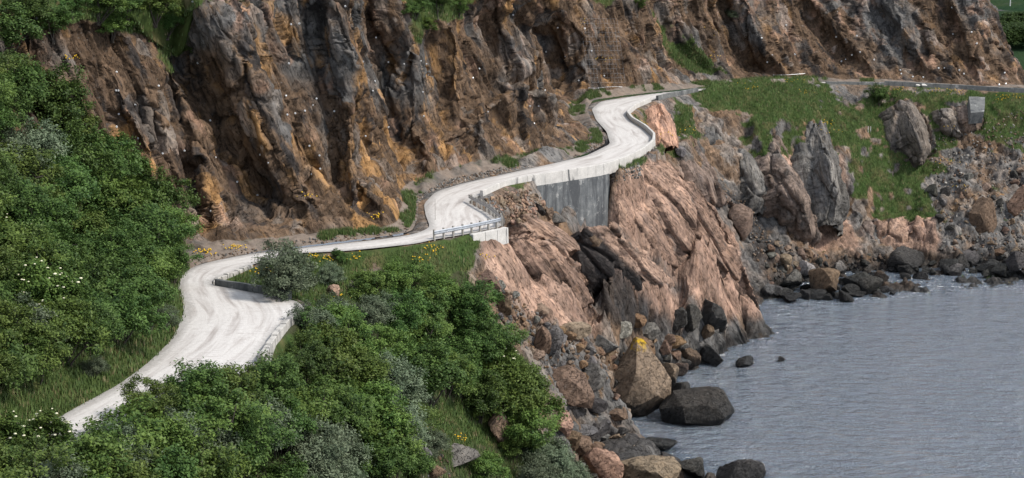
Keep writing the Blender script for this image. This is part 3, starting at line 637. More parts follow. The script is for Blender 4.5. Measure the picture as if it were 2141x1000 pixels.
bd = {k: [v for v in bm.verts if v.is_boundary and t(v.co)] for k, t in {'s': lambda c: c.y < 150.01, 'e': lambda c: c.x > 129.99, 'n': lambda c: c.y > 299.99, 'w': lambda c: c.x < -29.99}.items()}
for k, ax, a_, b_ in (('s', 0, 0, 1), ('e', 1, 1, 2), ('n', 0, 2, 3), ('w', 1, 3, 0)):
    L_ = sorted([v for v in bd[k] if v not in o4], key=lambda v: v.co[ax]);
    if k in 'nw': L_ = L_[::-1]
    f = bm.faces.new([o4[a_], o4[b_]] + L_[::-1])
bmesh.ops.recalc_face_normals(bm, faces=bm.faces); bm.to_mesh(me); bm.free()
link('sea', me, kind='structure')
print('sea', time.time() - T0)

# ================================================================== ray casting on to the ground that was built
def tobvh(Vs, F): return BVHTree.FromPolygons([tuple(p) for p in Vs.tolist()], F.tolist())
sub = idx[::3, ::3]; k0, k1, k2, k3 = sub[:-1, :-1], sub[1:, :-1], sub[1:, 1:], sub[:-1, 1:]
okk = (k0 >= 0) & (k1 >= 0) & (k2 >= 0) & (k3 >= 0); Fs = np.stack([k0[okk], k1[okk], k2[okk], k3[okk]], 1)
un, inv = np.unique(Fs, return_inverse=True); BV_LOW = tobvh(VL[un], inv.reshape(-1, 4))
cg = CV.reshape(nu, len(hv), 3)[::3, ::3]; BV_UP = tobvh(cg.reshape(-1, 3), gridfaces(*cg.shape[:2]))
SLAB_BV = []
def cast(px, py, which='lu'):
    o = Vector((0, 0, CAMH)); d = Vector(ray(px, py)); d.normalize(); best = None
    for c, bv in [('l', BV_LOW), ('u', BV_UP)] + [('l', q) for q in SLAB_BV]:
        if c in which:
            h = bv.ray_cast(o, d)
            if h[0] is not None and (best is None or h[3] < best[2]): best = (h[0], h[1], h[3])
    if 's' in which and d.z < 0:
        t = -CAMH / d.z
        if best is None or t < best[2]: best = (o + d * t, Vector((0, 0, 1)), t)
    if best is None: return None
    n = best[1] if best[1].dot(d) < 0 else -best[1]
    return best[0], n
def down(x, y, which='l', z0=90):
    bv = BV_LOW if which == 'l' else BV_UP; h = bv.ray_cast(Vector((x, y, z0)), Vector((0, 0, -1))); return h[0]
def scale_at(p): return FPX / (p[1] * ct - (p[2] - CAMH) * st)
print('bvh', time.time() - T0)

# ================================================================== ROCK SLABS (bodies standing out of the slope)
def slab_body(name, cols, thick, colr, label, seed, jn=60, group=None, rough=1., dark_left=0, edge=.6, foot_in=0, sink=0):
    """cols: polylines from top to bottom (photo x, y, height); a bent face through them, closed by sides and back"""
    C3 = [smooth(resample(wline(c), n=121), 5) for c in cols]
    span = sum(np.linalg.norm(C3[k] - C3[k + 1], axis=1).mean() for k in range(len(C3) - 1)); lng = np.linalg.norm(np.diff(C3[0], axis=0), axis=1).sum()
    nj = int(np.clip(lng / .16, 24, 190)); ni = int(np.clip(span / .16, 16, 120))
    C3 = [resample(c, n=nj) for c in C3]; t = np.linspace(0, len(C3) - 1, ni); i0 = np.clip(t.astype(int), 0, len(C3) - 2); fr = (t - i0)[:, None, None]
    A = np.stack(C3); G = A[i0] * (1 - fr) + A[i0 + 1] * fr
    n0 = np.cross(G[-1, 0] - G[0, 0], G[0, -1] - G[0, 0]) + np.cross(G[-1, -1] - G[0, -1], G[-1, -1] - G[-1, 0]); n0 /= np.linalg.norm(n0)
    if n0 @ (np.array([0, 0, CAMH]) - G.mean((0, 1))) < 0: n0 = -n0
    hb = -n0 * np.array([1, 1, 0]); hb /= np.linalg.norm(hb) + 1e-6; back = hb * thick + np.array([0, 0, -thick * .45])
    lat = G[-1].mean(0) - G[0].mean(0); lat /= np.linalg.norm(lat); lat = lat * np.array([1, 1, .3])
    jit = tex(G.reshape(-1, 3) * .45 + seed, 'noise', 4)[1].reshape(G.shape) - .5
    et = np.abs(np.linspace(-1, 1, ni))[:, None, None] ** 2; ev = (np.abs(np.linspace(-1, 1, nj)) ** 4)[None, :, None]; G = G + jit * 2.2 * edge * np.maximum(et, ev)
    G = G - n0 * (et * .7 * edge) * min(1.2, span / 5) - n0 * sink
    fb = np.clip((np.linspace(0, 1, nj) - .8) / .2, 0, 1)[None, :, None] ** 1.5; G = G + fb * foot_in * (back * .8)
    # wrap: sides run back into the slope
    ns = max(4, int(thick / .35)); tt = np.linspace(1, 0, ns, endpoint=False)
    left = np.stack([G[0] + (back - lat * thick * .45 * edge) * k for k in tt]); rightp = np.stack([G[-1] + (back + lat * thick * .45 * edge) * k for k in tt[::-1]])
    W = np.concatenate([left, G, rightp], 0)
    ttop = np.linspace(1, 0, ns, endpoint=False)
    topp = np.stack([W[:, 0] + back * k * 1.0 for k in ttop], 1); W = np.concatenate([topp, W], 1)
    nn = normals(W, 5); P0 = W.reshape(-1, 3); nn = nn.reshape(-1, 3)
    if (nn[(W.shape[0] // 2) * W.shape[1] + W.shape[1] // 2] @ n0) < 0: nn = -nn
    ld = C3[-1][-1] - C3[0][0] if len(C3) < 3 else C3[1][-1] - C3[1][0]; ld = G[ni // 2, -1] - G[ni // 2, 0]
    wp = (tex(P0 * .25, 'noise', 3)[1] - .5)
    d1, ca = chisel(P0, frame(ld, n0, 26, 2.5, 2.4), seed + .3, wp * .15); Q = P0 + nn * (.22 * rough * d1)[:, None]
    nn = normals(Q.reshape(W.shape), 3).reshape(-1, 3); nn *= np.sign((nn @ n0).mean())
    q2, _ = facets(Q, frame(ld, n0, 20, 2.7, 4.), seed + 4, 1., .3, .6, .03, wp * .12, .07); q3, _ = facets(Q, frame(ld, n0, 6, .7, 1.2), seed + 14, 1., .35, .4, .05, wp * .15, .12)
    d2, cb = chisel(Q, frame(ld, n0, 9, .8, .8), seed + 7.3, wp * .1); d3, cc = chisel(Q, frame(ld, n0, 3.5, .36, .36), seed + 2.3)
    Q = Q + nn * (rough * (.8 * q2 + .11 * q3 + .02 * d2))[:, None]
    m1 = fbm(Q @ frame(ld, n0, 2.2, .8, .8), .5, 5, off=seed)
    c = np.tile(np.array(colr), (len(Q), 1)); c = lerp(c, np.array(colr) * np.array([.62, .66, .72]), sst(m1, .0, .2)); c = lerp(c, np.minimum(np.array(colr) * np.array([1.35, 1.3, 1.25]), .75), .7 * sst(-m1, .05, .2))
    m2_ = fbm(Q @ frame(ld, n0, 3, 1, 1), .3, 5, .62, off=seed + 20); c = lerp(c, np.array([.12, .112, .105]), .75 * sst(m2_ + .12 * (cb[:, 2] - .5), .09, .2)); c = lerp(c, np.array(colr) * np.array([1.0, .8, .55]), .5 * sst(-m2_, .1, .22))
    c *= (.66 + .55 * cb[:, 1:2]) * (.8 + .4 * ca[:, 1:2])
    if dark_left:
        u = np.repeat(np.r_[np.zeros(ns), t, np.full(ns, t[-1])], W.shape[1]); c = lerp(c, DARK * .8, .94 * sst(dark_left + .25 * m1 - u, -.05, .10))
    me = mesh_from(Q, gridfaces(*W.shape[:2]), name, M_ROCK, {'col': c, 'rk': np.ones(len(Q)), 'sc': Q @ frame(ld, n0, 2.6, 1, 1) + seed * 7.7}, True)
    gi = np.arange(W.shape[0] * W.shape[1]).reshape(W.shape[:2])[::3, ::3]; SLAB_BV.append(tobvh(Q[gi].reshape(-1, 3), gridfaces(*gi.shape)))
    base = Vector(Q[Q[:, 2].argmin()]); me.transform(Matrix.Translation(-base))
    o = link(name, me, loc=base, label=label, category='rock slab')
    if group: o['group'] = group
    return o
PK = (.335, .225, .172); PK2 = (.315, .217, .168); GY = (.155, .148, .14); BR = (.26, .17, .12)
slab_body('rock_slab', SLABCOLS[0], 6, PK, 'huge pink rock slab plunging from the hairpin bend into the sea', 1)
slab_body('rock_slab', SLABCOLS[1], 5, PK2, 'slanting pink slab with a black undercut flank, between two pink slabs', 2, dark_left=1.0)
slab_body('rock_slab', SLABCOLS[2], 5, PK, 'broad pink rock slab just below the guardrail corner', 3)
slab_body('rock_slab', SLABCOLS[3], 3, (.17, .12, .095), 'narrow dark brown slab against the foot of the broad pink slab', 4)
slab_body('rock_slab', SLABCOLS[4], 3, (.44, .265, .19), 'upright pinkish rock leaning on the parapet of the hairpin', 5)
slab_body('rock_slab', SLABCOLS[5], 2.5, PK2, 'flat pink strip of rock sloping below the riprap', 6)
ribs = [([[(1540,290,19.2),(1560,350,16),(1590,425,11.8)], [(1566,284,19.4),(1598,350,15.6),(1628,425,11.4)]], GY, 'thin grey rock rib nearest the gully in the grassy bank'),
 ([[(1600,300,18.7),(1640,400,13.4),(1698,525,3.6)], [(1622,286,19.6),(1672,395,13.8),(1722,525,3.6)], [(1642,285,19.3),(1700,400,12.8),(1748,525,3.2)]], (.20, .155, .13), 'long greyish pink rib running down the grassy bank to the boulders'),
 ([[(1682,244,21.5),(1720,340,16.2),(1748,445,9.6)], [(1712,246,21.6),(1745,345,16.2),(1775,455,8.8)], [(1738,252,21),(1768,350,15.2),(1800,472,7)]], GY, 'broad grey rib at the left edge of the bright grass chute'),
 ([[(1862,218,21.8),(1890,280,18),(1930,330,14.6)], [(1892,206,22.8),(1918,265,19.4),(1942,330,15)], [(1924,208,22.3),(1944,262,19),(1954,322,15)]], (.16, .138, .12), 'domed grey-brown crag to the right of the round bush'),
 ([[(1962,222,21.4),(1975,250,19.6),(1990,280,17.4)], [(1990,224,21.3),(2004,250,19.6),(2008,280,17.4)]], (.22, .19, .165), 'small rounded crag, first to the right of the domed crag'),
 ([[(2008,208,22.2),(2022,235,20.6),(2034,266,18.5)], [(2030,208,22.2),(2050,238,20.3),(2054,268,18.3)]], (.26, .2, .165), 'small crag in front of the grey concrete block'),
 ([[(1796,448,7),(1792,500,4),(1800,548,.6)], [(1830,452,6.9),(1826,500,4.1),(1836,548,.6)]], (.19, .15, .13), 'leftmost of the square crags under the grass chute'),
 ([[(1842,456,6.8),(1846,500,3.9),(1856,540,1.2)], [(1900,450,7),(1906,490,4.6),(1908,530,1.6)]], (.36, .24, .18), 'middle pinkish crag under the grass chute'),
 ([[(1908,455,6.9),(1912,490,4.7),(1916,522,2.2)], [(1962,458,6.7),(1964,490,4.5),(1958,524,2)]], (.37, .24, .18), 'right-hand pinkish crag under the grass chute'),
 ([[(1460,220,24),(1470,255,22.2),(1490,300,19.6)], [(1500,222,23.8),(1515,258,21.8),(1528,300,19.2)]], GY, 'grey crag on the shoulder where the grassy bank begins'),
 ([[(1440,300,21.6),(1480,370,17.2),(1530,440,12.2)], [(1482,300,20.6),(1528,370,16.4),(1572,440,11)]], (.21, .16, .135), 'grey-pink rib beside the dark gully behind the pink headland'),
 ([[(1612,205,24),(1618,240,21.8),(1600,272,20)], [(1636,210,23.6),(1640,240,21.8),(1626,275,19.8)]], (.19, .178, .165), 'pale grey pillar of rock standing in the grass'),
 ([[(1540,200,24.2),(1545,222,23),(1552,250,21.2)], [(1560,204,24),(1572,224,22.8),(1575,252,21)]], (.40, .27, .19), 'small orange-tan outcrop high in the grassy bank')]
for k, (c, cc, lb) in enumerate(ribs): slab_body('rock_outcrop', c, 3.2, cc, lb, 10 + k, group='crags on the far bank', edge=1.0, rough=1.25, foot_in=1, sink=.75)
print('slabs', time.time() - T0)

# ================================================================== BOULDERS
def boulder_mesh(seed, sub=4, planes=15):
    r = np.random.default_rng(seed); bm = bmesh.new(); bmesh.ops.create_icosphere(bm, subdivisions=sub, radius=1)
    v = np.array([x.co[:] for x in bm.verts]); F = np.array([[x.index for x in f.verts] for f in bm.faces]); bm.free()
    m = r.normal(size=(planes, 3)); m /= np.linalg.norm(m, axis=1)[:, None]; m = np.r_[m, [[0, 0, -1]]]; d = np.r_[r.uniform(.36, .92, planes), .8]
    dots = v @ m.T; rad = np.where(dots > .05, d / np.maximum(dots, .05), 9).min(1); rad = np.minimum(rad, 1.12)
    q = v * rad[:, None]
    nz_ = np.array([mnoise.fractal(Vector(p) * 2.3 + Vector((seed * 3.1, 0, 0)), 1, 2, 4) for p in q]) if sub < 5 else 0
    q = q * (1 + .06 * nz_)[:, None]
    q /= np.abs(q).max(0)
    me = mesh_from(q * .5, F, 'boulder', M_BOULDER); me.polygons.foreach_set('use_smooth', np.ones(len(F), bool)); me.set_sharp_from_angle(angle=R(22)); return me
BM = [boulder_mesh(i + 3, 4, 7 + i % 4) for i in range(9)]; BS = [boulder_mesh(i + 40, 3, 6 + i % 4) for i in range(10)]
def hull_boulder(outl, box, seed, depth=.8):
    """an angular block from its outline: (x, y) in the photo's units inside box (cx, cy, w, h)"""
    cx, cy, w_, h_ = box; r = np.random.default_rng(seed); bm = bmesh.new()
    for x, y in outl:
        u, v = (x - cx) / w_, (cy - y) / h_
        for yy, sh_ in ((r.uniform(-.16, .02), 1.), (r.uniform(.12, .3), .92)): bm.verts.new((u * sh_, yy * depth * 1.2, v * sh_))
        bm.verts.new((u * .5 + r.uniform(-.1, .1), -.5 * depth * r.uniform(.8, 1), v * .5 + r.uniform(-.1, .05))); bm.verts.new((u * .5, .5 * depth, v * .5))
    res = bmesh.ops.convex_hull(bm, input=bm.verts); bmesh.ops.delete(bm, geom=list({g for g in res['geom_interior'] + res['geom_unused'] if isinstance(g, bmesh.types.BMVert)}), context='VERTS')
    bmesh.ops.subdivide_edges(bm, edges=bm.edges, cuts=7, use_grid_fill=True); bmesh.ops.triangulate(bm, faces=bm.faces)
    for v in bm.verts: n_ = mnoise.fractal(v.co * 3.1 + Vector((seed, 0, 0)), 1, 2, 5); v.co *= 1 + .06 * n_
    me = bpy.data.meshes.new('boulder'); bm.to_mesh(me); bm.free(); me.materials.append(M_BOULDER); me.polygons.foreach_set('use_smooth', np.ones(len(me.polygons), bool)); me.set_sharp_from_angle(angle=R(24)); return me
HULL = {0: ([(1330,724),(1345,728),(1375,765),(1400,800),(1398,842),(1345,872),(1300,862),(1272,820),(1280,790)], .8), 1: ([(1382,852),(1410,826),(1488,818),(1514,828),(1529,862),(1522,886),(1440,890),(1390,880)], .9), 2: ([(1137,803),(1150,776),(1190,772),(1222,788),(1238,826),(1234,850),(1190,846),(1148,834)], 1.)}
BCOL = {'tan': (.235, .18, .137), 'brown': (.17, .118, .086), 'grey': (.14, .136, .132), 'dark': (.055, .053, .05), 'pale': (.30, .285, .265), 'pink': (.34, .225, .17), 'rust': (.20, .13, .082)}
def place_rock(cx, cy, wpx, hpx, ck, label, group=None, mesh=None, which='ls', name='boulder', cat='boulder', yaw=None, sink=.42):
    h = cast(cx, cy + hpx * .40, which)
    if h is None: return None
    p, n = h; sc = scale_at(p); W_, H_ = wpx / sc, hpx / sc
    H_ = min(H_, W_ * 1.5); c = BCOL[ck]; j = random.uniform(.85, 1.15)
    o = link(name, mesh or random.choice(BM), loc=p + Vector((0, W_ * .1, H_ * sink - .05)), rot=(random.uniform(-.2, .2), random.uniform(-.2, .2), yaw if yaw is not None else random.uniform(0, 6.28)), scale=(W_ * 1.06, W_ * random.uniform(.8, 1.05), H_ * 1.18), label=label, category=cat)
    o.color = (c[0] * j, c[1] * j * random.uniform(.95, 1.04), c[2] * j * random.uniform(.92, 1.06), 1)
    if group: o['group'] = group
    return o
BL = [(1335,808,152,160,'tan','tall pointed tan boulder with yellow lichen on its tip'),(1455,852,152,74,'dark','large flat-topped dark boulder jutting into the water beside the lichen boulder'),(1190,812,108,78,'brown','big rounded brown boulder overhanging a dark hollow by the bushes'),
 (1232,790,68,58,'grey','grey boulder wedged behind the overhanging brown boulder'),(1392,790,62,52,'tan','tan boulder leaning on the right side of the lichen boulder'),(1428,820,56,44,'dark','dark boulder with a small post-like stone between lichen boulder and sea'),(1254,900,64,48,'grey','pointed grey stone at the head of the small inlet'),(1182,895,56,62,'pink','pinkish rock at the edge of the bushes by the inlet'),
 (1373,928,98,26,'dark','low dark flat rock in the water at the mouth of the inlet'),(1292,932,92,30,'dark','low black ledge left of the flat rock at the inlet'),(1315,956,170,44,'dark','long dark ledge running out towards the water near the bottom'),(1455,982,105,54,'dark','rounded black boulder at the bottom edge, left of the last rock'),(1545,990,120,48,'dark','lowest right black rock awash at the bottom edge'),
 (1352,990,130,66,'tan','grey-tan boulder cut by the bottom edge'),(1258,975,100,66,'pink','pinkish cracked boulder near the bottom beside the willow scrub'),(1348,722,58,48,'rust','rust brown block above the lichen boulder'),(1409,722,54,36,'rust','flat orange-tan block on top of dark rocks by the sea'),(1393,748,50,56,'dark','upright dark block under the orange-tan block'),(1358,700,58,38,'grey','grey block at the foot of the dark brown slab'),
 (1443,750,48,42,'brown','brown-black rock between two dark rocks at the water'),(1494,748,62,46,'dark','dark split rock farthest out on the little point'),(1414,772,54,26,'brown','flat brown rock at the waterline of the little point'),(1562,760,46,18,'dark','small dark skerry off the little point'),(1632,751,20,11,'dark','tiny black skerry, the one farthest from the shore'),
 (1487,655,78,66,'dark','big smooth dark boulder at the foot of the huge pink slab'),(1443,668,62,56,'dark','dark boulder under the undercut slab'),(1476,694,38,30,'brown','brown boulder at the waterline under the undercut slab'),(1510,689,26,14,'dark','small wet stone in the water by the pink slab'),(1412,668,52,44,'dark','black boulder tight against the undercut flank'),
 (1652,588,58,48,'grey','squat grey boulder near the dark gully on the far beach'),(1680,561,54,30,'pale','pale grey flat boulder on the far beach'),(1718,594,84,52,'brown','large brown boulder on the far beach'),(1657,622,58,20,'dark','wet black rock at the waterline below the squat grey boulder'),(1707,616,48,20,'dark','wet black rock at the waterline below the large brown boulder'),(1759,564,44,32,'pale','pale pointed boulder mid-way along the far beach'),
 (1790,591,74,38,'dark','long dark boulder at the far point'),(1820,599,52,36,'dark','dark boulder at the very tip of the far point'),(1842,581,32,26,'brown','brown-black stone just behind the tip of the far point'),(1778,612,62,18,'dark','low wet ledge under the far point'),(1900,545,98,48,'dark','broad dark boulder under the middle pinkish crag'),(1867,613,14,9,'dark','tiny stone awash beyond the far point'),
 (1988,556,54,28,'dark','dark boulder right of the broad dark boulder at the far shore'),(2026,539,44,32,'grey','grey boulder on the far right shore'),(2122,552,66,44,'dark','big dark boulder at the right edge of the far shore'),(2054,563,50,18,'dark','flat wet rock at the far right waterline'),(2087,533,34,22,'rust','small rust stone on the far right shore'),(2056,458,64,72,'brown','tall brown boulder in the rubble at far right'),(2124,430,52,76,'pink','pinkish brown rock cut by the right edge above the rubble'),
 (1951,400,32,24,'dark','dark stone at the right edge of the grass chute'),(1556,472,76,80,'tan','big tan block lodged behind the pink headland'),(1018,590,54,42,'brown','brown block at the top of the rubble left of the broad slab'),(1054,634,42,48,'brown','upright brown block beside the bushes left of the broad slab'),(1128,650,56,26,'tan','flat tan block at the left foot of the broad slab'),
 (1128,716,56,58,'brown','brown block in the rubble above the overhanging boulder'),(1158,710,46,50,'grey','grey split block in the middle of the rubble fan'),(1203,694,66,38,'tan','tan block under the lower edge of the broad slab'),(1262,722,90,48,'grey','large grey block above the lichen boulder'),(1300,690,48,34,'pale','pale block at the foot of the narrow brown slab'),(1330,672,40,30,'rust','rust block in the cleft below the undercut slab'),
 (1148,446,26,24,'brown','brown boulder against the left edge of the tall concrete wall'),(1128,436,26,28,'dark','black boulder beside the tall concrete wall'),(1162,462,44,28,'grey','grey boulder at the bottom of the tall concrete wall'),(1272,400,24,30,'brown','upright brown rock against the right edge of the tall concrete wall'),(1420,318,26,22,'grey','grey stone on the bank behind the hairpin parapet'),(1240,500,44,30,'brown','brown boulder on the slabs below the tall concrete wall'),
 (1050,905,62,80,'brown','square brown crag among the bushes at bottom centre'),(960,955,100,40,'grey','sloping slab among ferns at bottom centre'),(1205,935,66,46,'brown','brown rock between the willow scrub and the inlet'),(1232,955,46,30,'grey','grey rock below the pointed grey stone at the inlet'),(1400,965,60,34,'dark','dark hump between the long ledge and the rounded black boulder'),(1300,905,40,22,'dark','wet black stone in the middle of the inlet'),(1200,985,60,40,'tan','tan rock at the bottom edge beside the last willow'),(1290,870,46,30,'brown','brown stone under the hollow left of the lichen boulder'),(1245,850,50,34,'dark','dark stone deep in the hollow under the overhanging boulder'),(880,955,44,34,'grey','grey stone left of the sloping slab at bottom centre'),(905,985,60,34,'brown','brown stone at the bottom edge below the grass patch'),(700,612,28,32,'pink','orange-pink rock behind the roadside shrub')]
for i, (cx, cy, w_, h_, ck, lb) in enumerate(BL):
    o = place_rock(cx, cy, w_, h_, ck, lb, mesh=hull_boulder(HULL[i][0], (cx, cy, w_, h_), i + 1, HULL[i][1]) if i in HULL else BM[i % 9], yaw=.1 if i in HULL else None)
    if i in HULL and o: o.rotation_euler = (0, 0, .1)
    if i == 0 and o: big = o
me = big.data; me.materials.clear(); me.materials.append(rock_mat('lichen_boulder_rock', 1.3, attrs=False, lichen=big.location.z + big.scale.z * .42 + 1.6)); big.data = me
def poly_pts(poly, n, mind=0):
    a = np.array(poly, float); lo, hi = a.min(0), a.max(0); out = []; tries = 0
    while len(out) < n and tries < n * 60:
        tries += 1; p = lo + (hi - lo) * rng.random(2)
        if inpoly(p[None], a)[0] and (not mind or all((p[0] - q[0]) ** 2 + (p[1] - q[1]) ** 2 > mind ** 2 for q in out)): out.append(p)
    return out
CW = {'tan': 'tan', 'brown': 'brown', 'grey': 'grey', 'dark': 'blackish', 'pale': 'pale', 'pink': 'pinkish', 'rust': 'rusty'}
def part_of(p, poly):
    a = np.array(poly, float); t = (np.asarray(p) - a.min(0)) / (a.max(0) - a.min(0)); v = ('top', 'middle', 'bottom')[min(2, int(t[1] * 3))]; h = ('far left', 'left', 'right', 'far right')[min(3, max(0, int(t[0] * 4)))]
    return f'{v} {h}'
TALUS = [([(1000,560),(1060,600),(1140,670),(1260,725),(1340,745),(1290,800),(1160,790),(1110,740),(1050,680)], 70, (14, 34), ['tan','brown','grey','rust','grey'], 'stone in the rubble left of the broad pink slab'),
 ([(1560,500),(1640,500),(1700,530),(1850,530),(1850,600),(1620,622)], 62, (12, 32), ['grey','brown','dark','tan'], 'stone on the far beach'),
 ([(1960,370),(2141,350),(2141,565),(1975,565),(1960,470)], 70, (10, 28), ['grey','brown','dark','tan'], 'stone in the far right scree'),
 ([(1015,418),(1060,398),(1112,398),(1150,430),(1120,455),(1075,470),(1040,445)], 62, (9, 17), ['pink','tan','pink','tan','brown'], 'riprap stone behind the guardrail')]
for poly, n, (a_, b_), cs_, lb in TALUS:
    for p in poly_pts(poly, n, a_ * .7):
        w_ = a_ + (b_ - a_) * rng.random() ** 2; ck = random.choice(cs_); place_rock(p[0], p[1], w_, w_ * rng.uniform(.5, .9), ck, f"{'larger' if w_ > a_ + .35 * (b_ - a_) else 'small'} {CW[ck]} {lb}, {part_of(p, poly)}", lb.replace('stone', 'stones', 1), random.choice(BS), 'l', 'stone', 'stone', sink=.3)
SHOREROCKS = [([(1180,880),(1290,900),(1330,960),(1480,985),(1500,1000),(1180,1000)], 40, (26, 62), ['dark','grey','brown','tan'], 'rock on the shore at the bottom'),
 ([(1290,860),(1400,800),(1440,740),(1440,700),(1330,720),(1270,800)], 38, (22, 48), ['dark','brown','grey','tan'], 'rock near the lichen boulder'),
 ([(1600,600),(1720,590),(1850,575),(1850,608),(1720,626),(1610,632)], 26, (18, 44), ['dark','dark','grey'], 'wet rock along the far beach waterline'),
 ([(1860,545),(2141,540),(2141,572),(1860,578)], 24, (18, 46), ['dark','dark','grey'], 'wet rock along the far right waterline')]
for poly, n, (a_, b_), cs_, lb in SHOREROCKS:
    for p in poly_pts(poly, n, a_ * .6):
        w_ = a_ + (b_ - a_) * rng.random() ** 1.5; ck = random.choice(cs_); place_rock(p[0], p[1], w_, w_ * rng.uniform(.45, .8), ck, f"{'larger' if w_ > a_ + .4 * (b_ - a_) else 'small'} {CW[ck]} {lb}, {part_of(p, poly)}", lb.replace('rock', 'rocks', 1), random.choice(BM), 'ls', 'boulder', 'boulder', sink=.28)
# loose chippings too small to count
def stones_stuff(name, spots, col_, label):
    base = np.array([x.co[:] for x in BS[0].vertices]) if False else None
    ico = bmesh.new(); bmesh.ops.create_icosphere(ico, subdivisions=1, radius=.5); bv = np.array([v.co[:] for v in ico.verts]); bf = np.array([[v.index for v in f.verts] for f in ico.faces]); ico.free()
    Vs, Fs_, Cs = [], [], []
    for i, (p, size, cc) in enumerate(spots):
        A_ = rng.normal(size=(3, 3)); Q_, _ = np.linalg.qr(A_); v = bv * (1 + rng.uniform(-.35, .25, (len(bv), 1))) * np.array([1, rng.uniform(.6, 1), rng.uniform(.4, .8)]) * size
        Vs.append(v @ Q_.T + np.array(p)); Fs_.append(bf + i * len(bv)); Cs.append(np.tile(np.array(cc) * rng.uniform(.7, 1.25), (len(bv), 1)))
    V_ = np.concatenate(Vs); return link(name, mesh_from(V_, np.concatenate(Fs_), name, M_ROCK, {'col': np.concatenate(Cs), 'rk': np.ones(len(V_)), 'sc': V_ * 1.0}), kind='stuff', label=label, category='rubble')
def chips(polys, which='l'):
    sp = []
    for poly, n, (a_, b_), cs_ in polys:
        for p in poly_pts(poly, n):
            h = cast(p[0], p[1], which)
            if h: sp.append((h[0] + Vector((0, 0, .03)), rng.uniform(a_, b_), BCOL[random.choice(cs_)]))
    return sp
stones_stuff('rubble', chips([(TALUS[0][0], 420, (.25, .7), ['tan','brown','grey','rust']), (TALUS[1][0], 380, (.25, .8), ['grey','brown','dark','tan']), ([(1940,290),(2141,230),(2141,560),(1975,560)], 900, (.15, .6), ['grey','brown','tan','pale']),
  (TALUS[3][0], 350, (.2, .45), ['pink','tan','brown']), ([(1270,350),(1345,338),(1340,372),(1290,382)], 260, (.15, .4), ['grey','dark','grey','pale']), ([(1490,380),(1560,420),(1620,520),(1570,500)], 160, (.2, .6), ['tan','grey','brown']), ([(840,880),(930,900),(940,1000),(840,1000)], 120, (.2, .5), ['grey','brown','rust'])]), None, 'loose broken stones and chippings strewn over the seaward slopes')
stones_stuff('roadside_scree', chips([([(868,482),(905,490),(885,450),(890,420),(960,385),(1200,330),(1280,302),(1262,275),(1235,262),(1225,322),(1100,340),(930,378),(870,415)], 1500, (.1, .38), ['grey','grey','brown','pale','tan']), ([(400,556),(640,516),(860,490),(850,478),(640,500),(410,540)], 260, (.1, .35), ['tan','brown','grey'])], 'u'), None, 'grey scree and gravel lying along the foot of the cliff')
print('boulders', time.time() - T0)

# ================================================================== CONCRETE, WALLS, GUARDRAILS
def concrete(name, c1, c2, stain, dark=(.05, .055, .062)):
    m, nt, P = newmat(name); b = NB(nt); pos = b.pos()
    n = b.noise(pos, 1.1, 7, .7); st_ = b.noise(b.mapping(pos, scale=(.8, .8, .13)), 1.0, 7, .72, .3); g = b.noise(pos, 9, 5, .75)
    c = b.ramp(n, [(.3, c1), (.7, c2)])
    c = b.mix(b.math('MULTIPLY', b.rng(st_, .60 - stain * .22, .66 - stain * .10), .9), c, dark)
    c = b.mix(.45, c, b.ramp(g, [(.3, (.55, .55, .55)), (.6, (1.1, 1.1, 1.1))]), 'MULTIPLY')
    c = b.mix(b.rng(b.noise(pos, .7, 7, .8), .57, .62, 0, .5), c, (.42, .42, .41))
    b.L.new(c, P.inputs['Base Color']); P.inputs['Roughness'].default_value = .9
    b.L.new(b.bump(b.math('ADD', n, b.math('MULTIPLY', g, .3)), .5, .08), P.inputs['Normal']); return m
M_CON = concrete('parapet_concrete', (.42, .41, .395), (.60, .585, .56), .02)
M_WALL = concrete('stained_concrete', (.075, .085, .095), (.20, .21, .215), .7)
M_STONE = concrete('dry_stone', (.30, .29, .275), (.55, .53, .50), .4)
M_GREYC = concrete('grey_concrete', (.095, .10, .10), (.165, .17, .168), .35)
def chip(me, amp, seed):     # worn, chipped edges
    for v in me.vertices:
        n = mnoise.noise_vector(v.co * 1.7 + Vector((seed, 0, 0))); v.co += n * amp
    me.update()
def subdiv(me, cuts):
    bm = bmesh.new(); bm.from_mesh(me); bmesh.ops.subdivide_edges(bm, edges=bm.edges, cuts=cuts, use_grid_fill=True); bm.to_mesh(me); bm.free()
def outer_between(a, b):
    pa, pb = atz(*a)[:2], atz(*b)[:2]; i = np.argmin(np.linalg.norm(outer[:, :2] - pa, axis=1)); j = np.argmin(np.linalg.norm(outer[:, :2] - pb, axis=1)); return outer[i:j + 1]
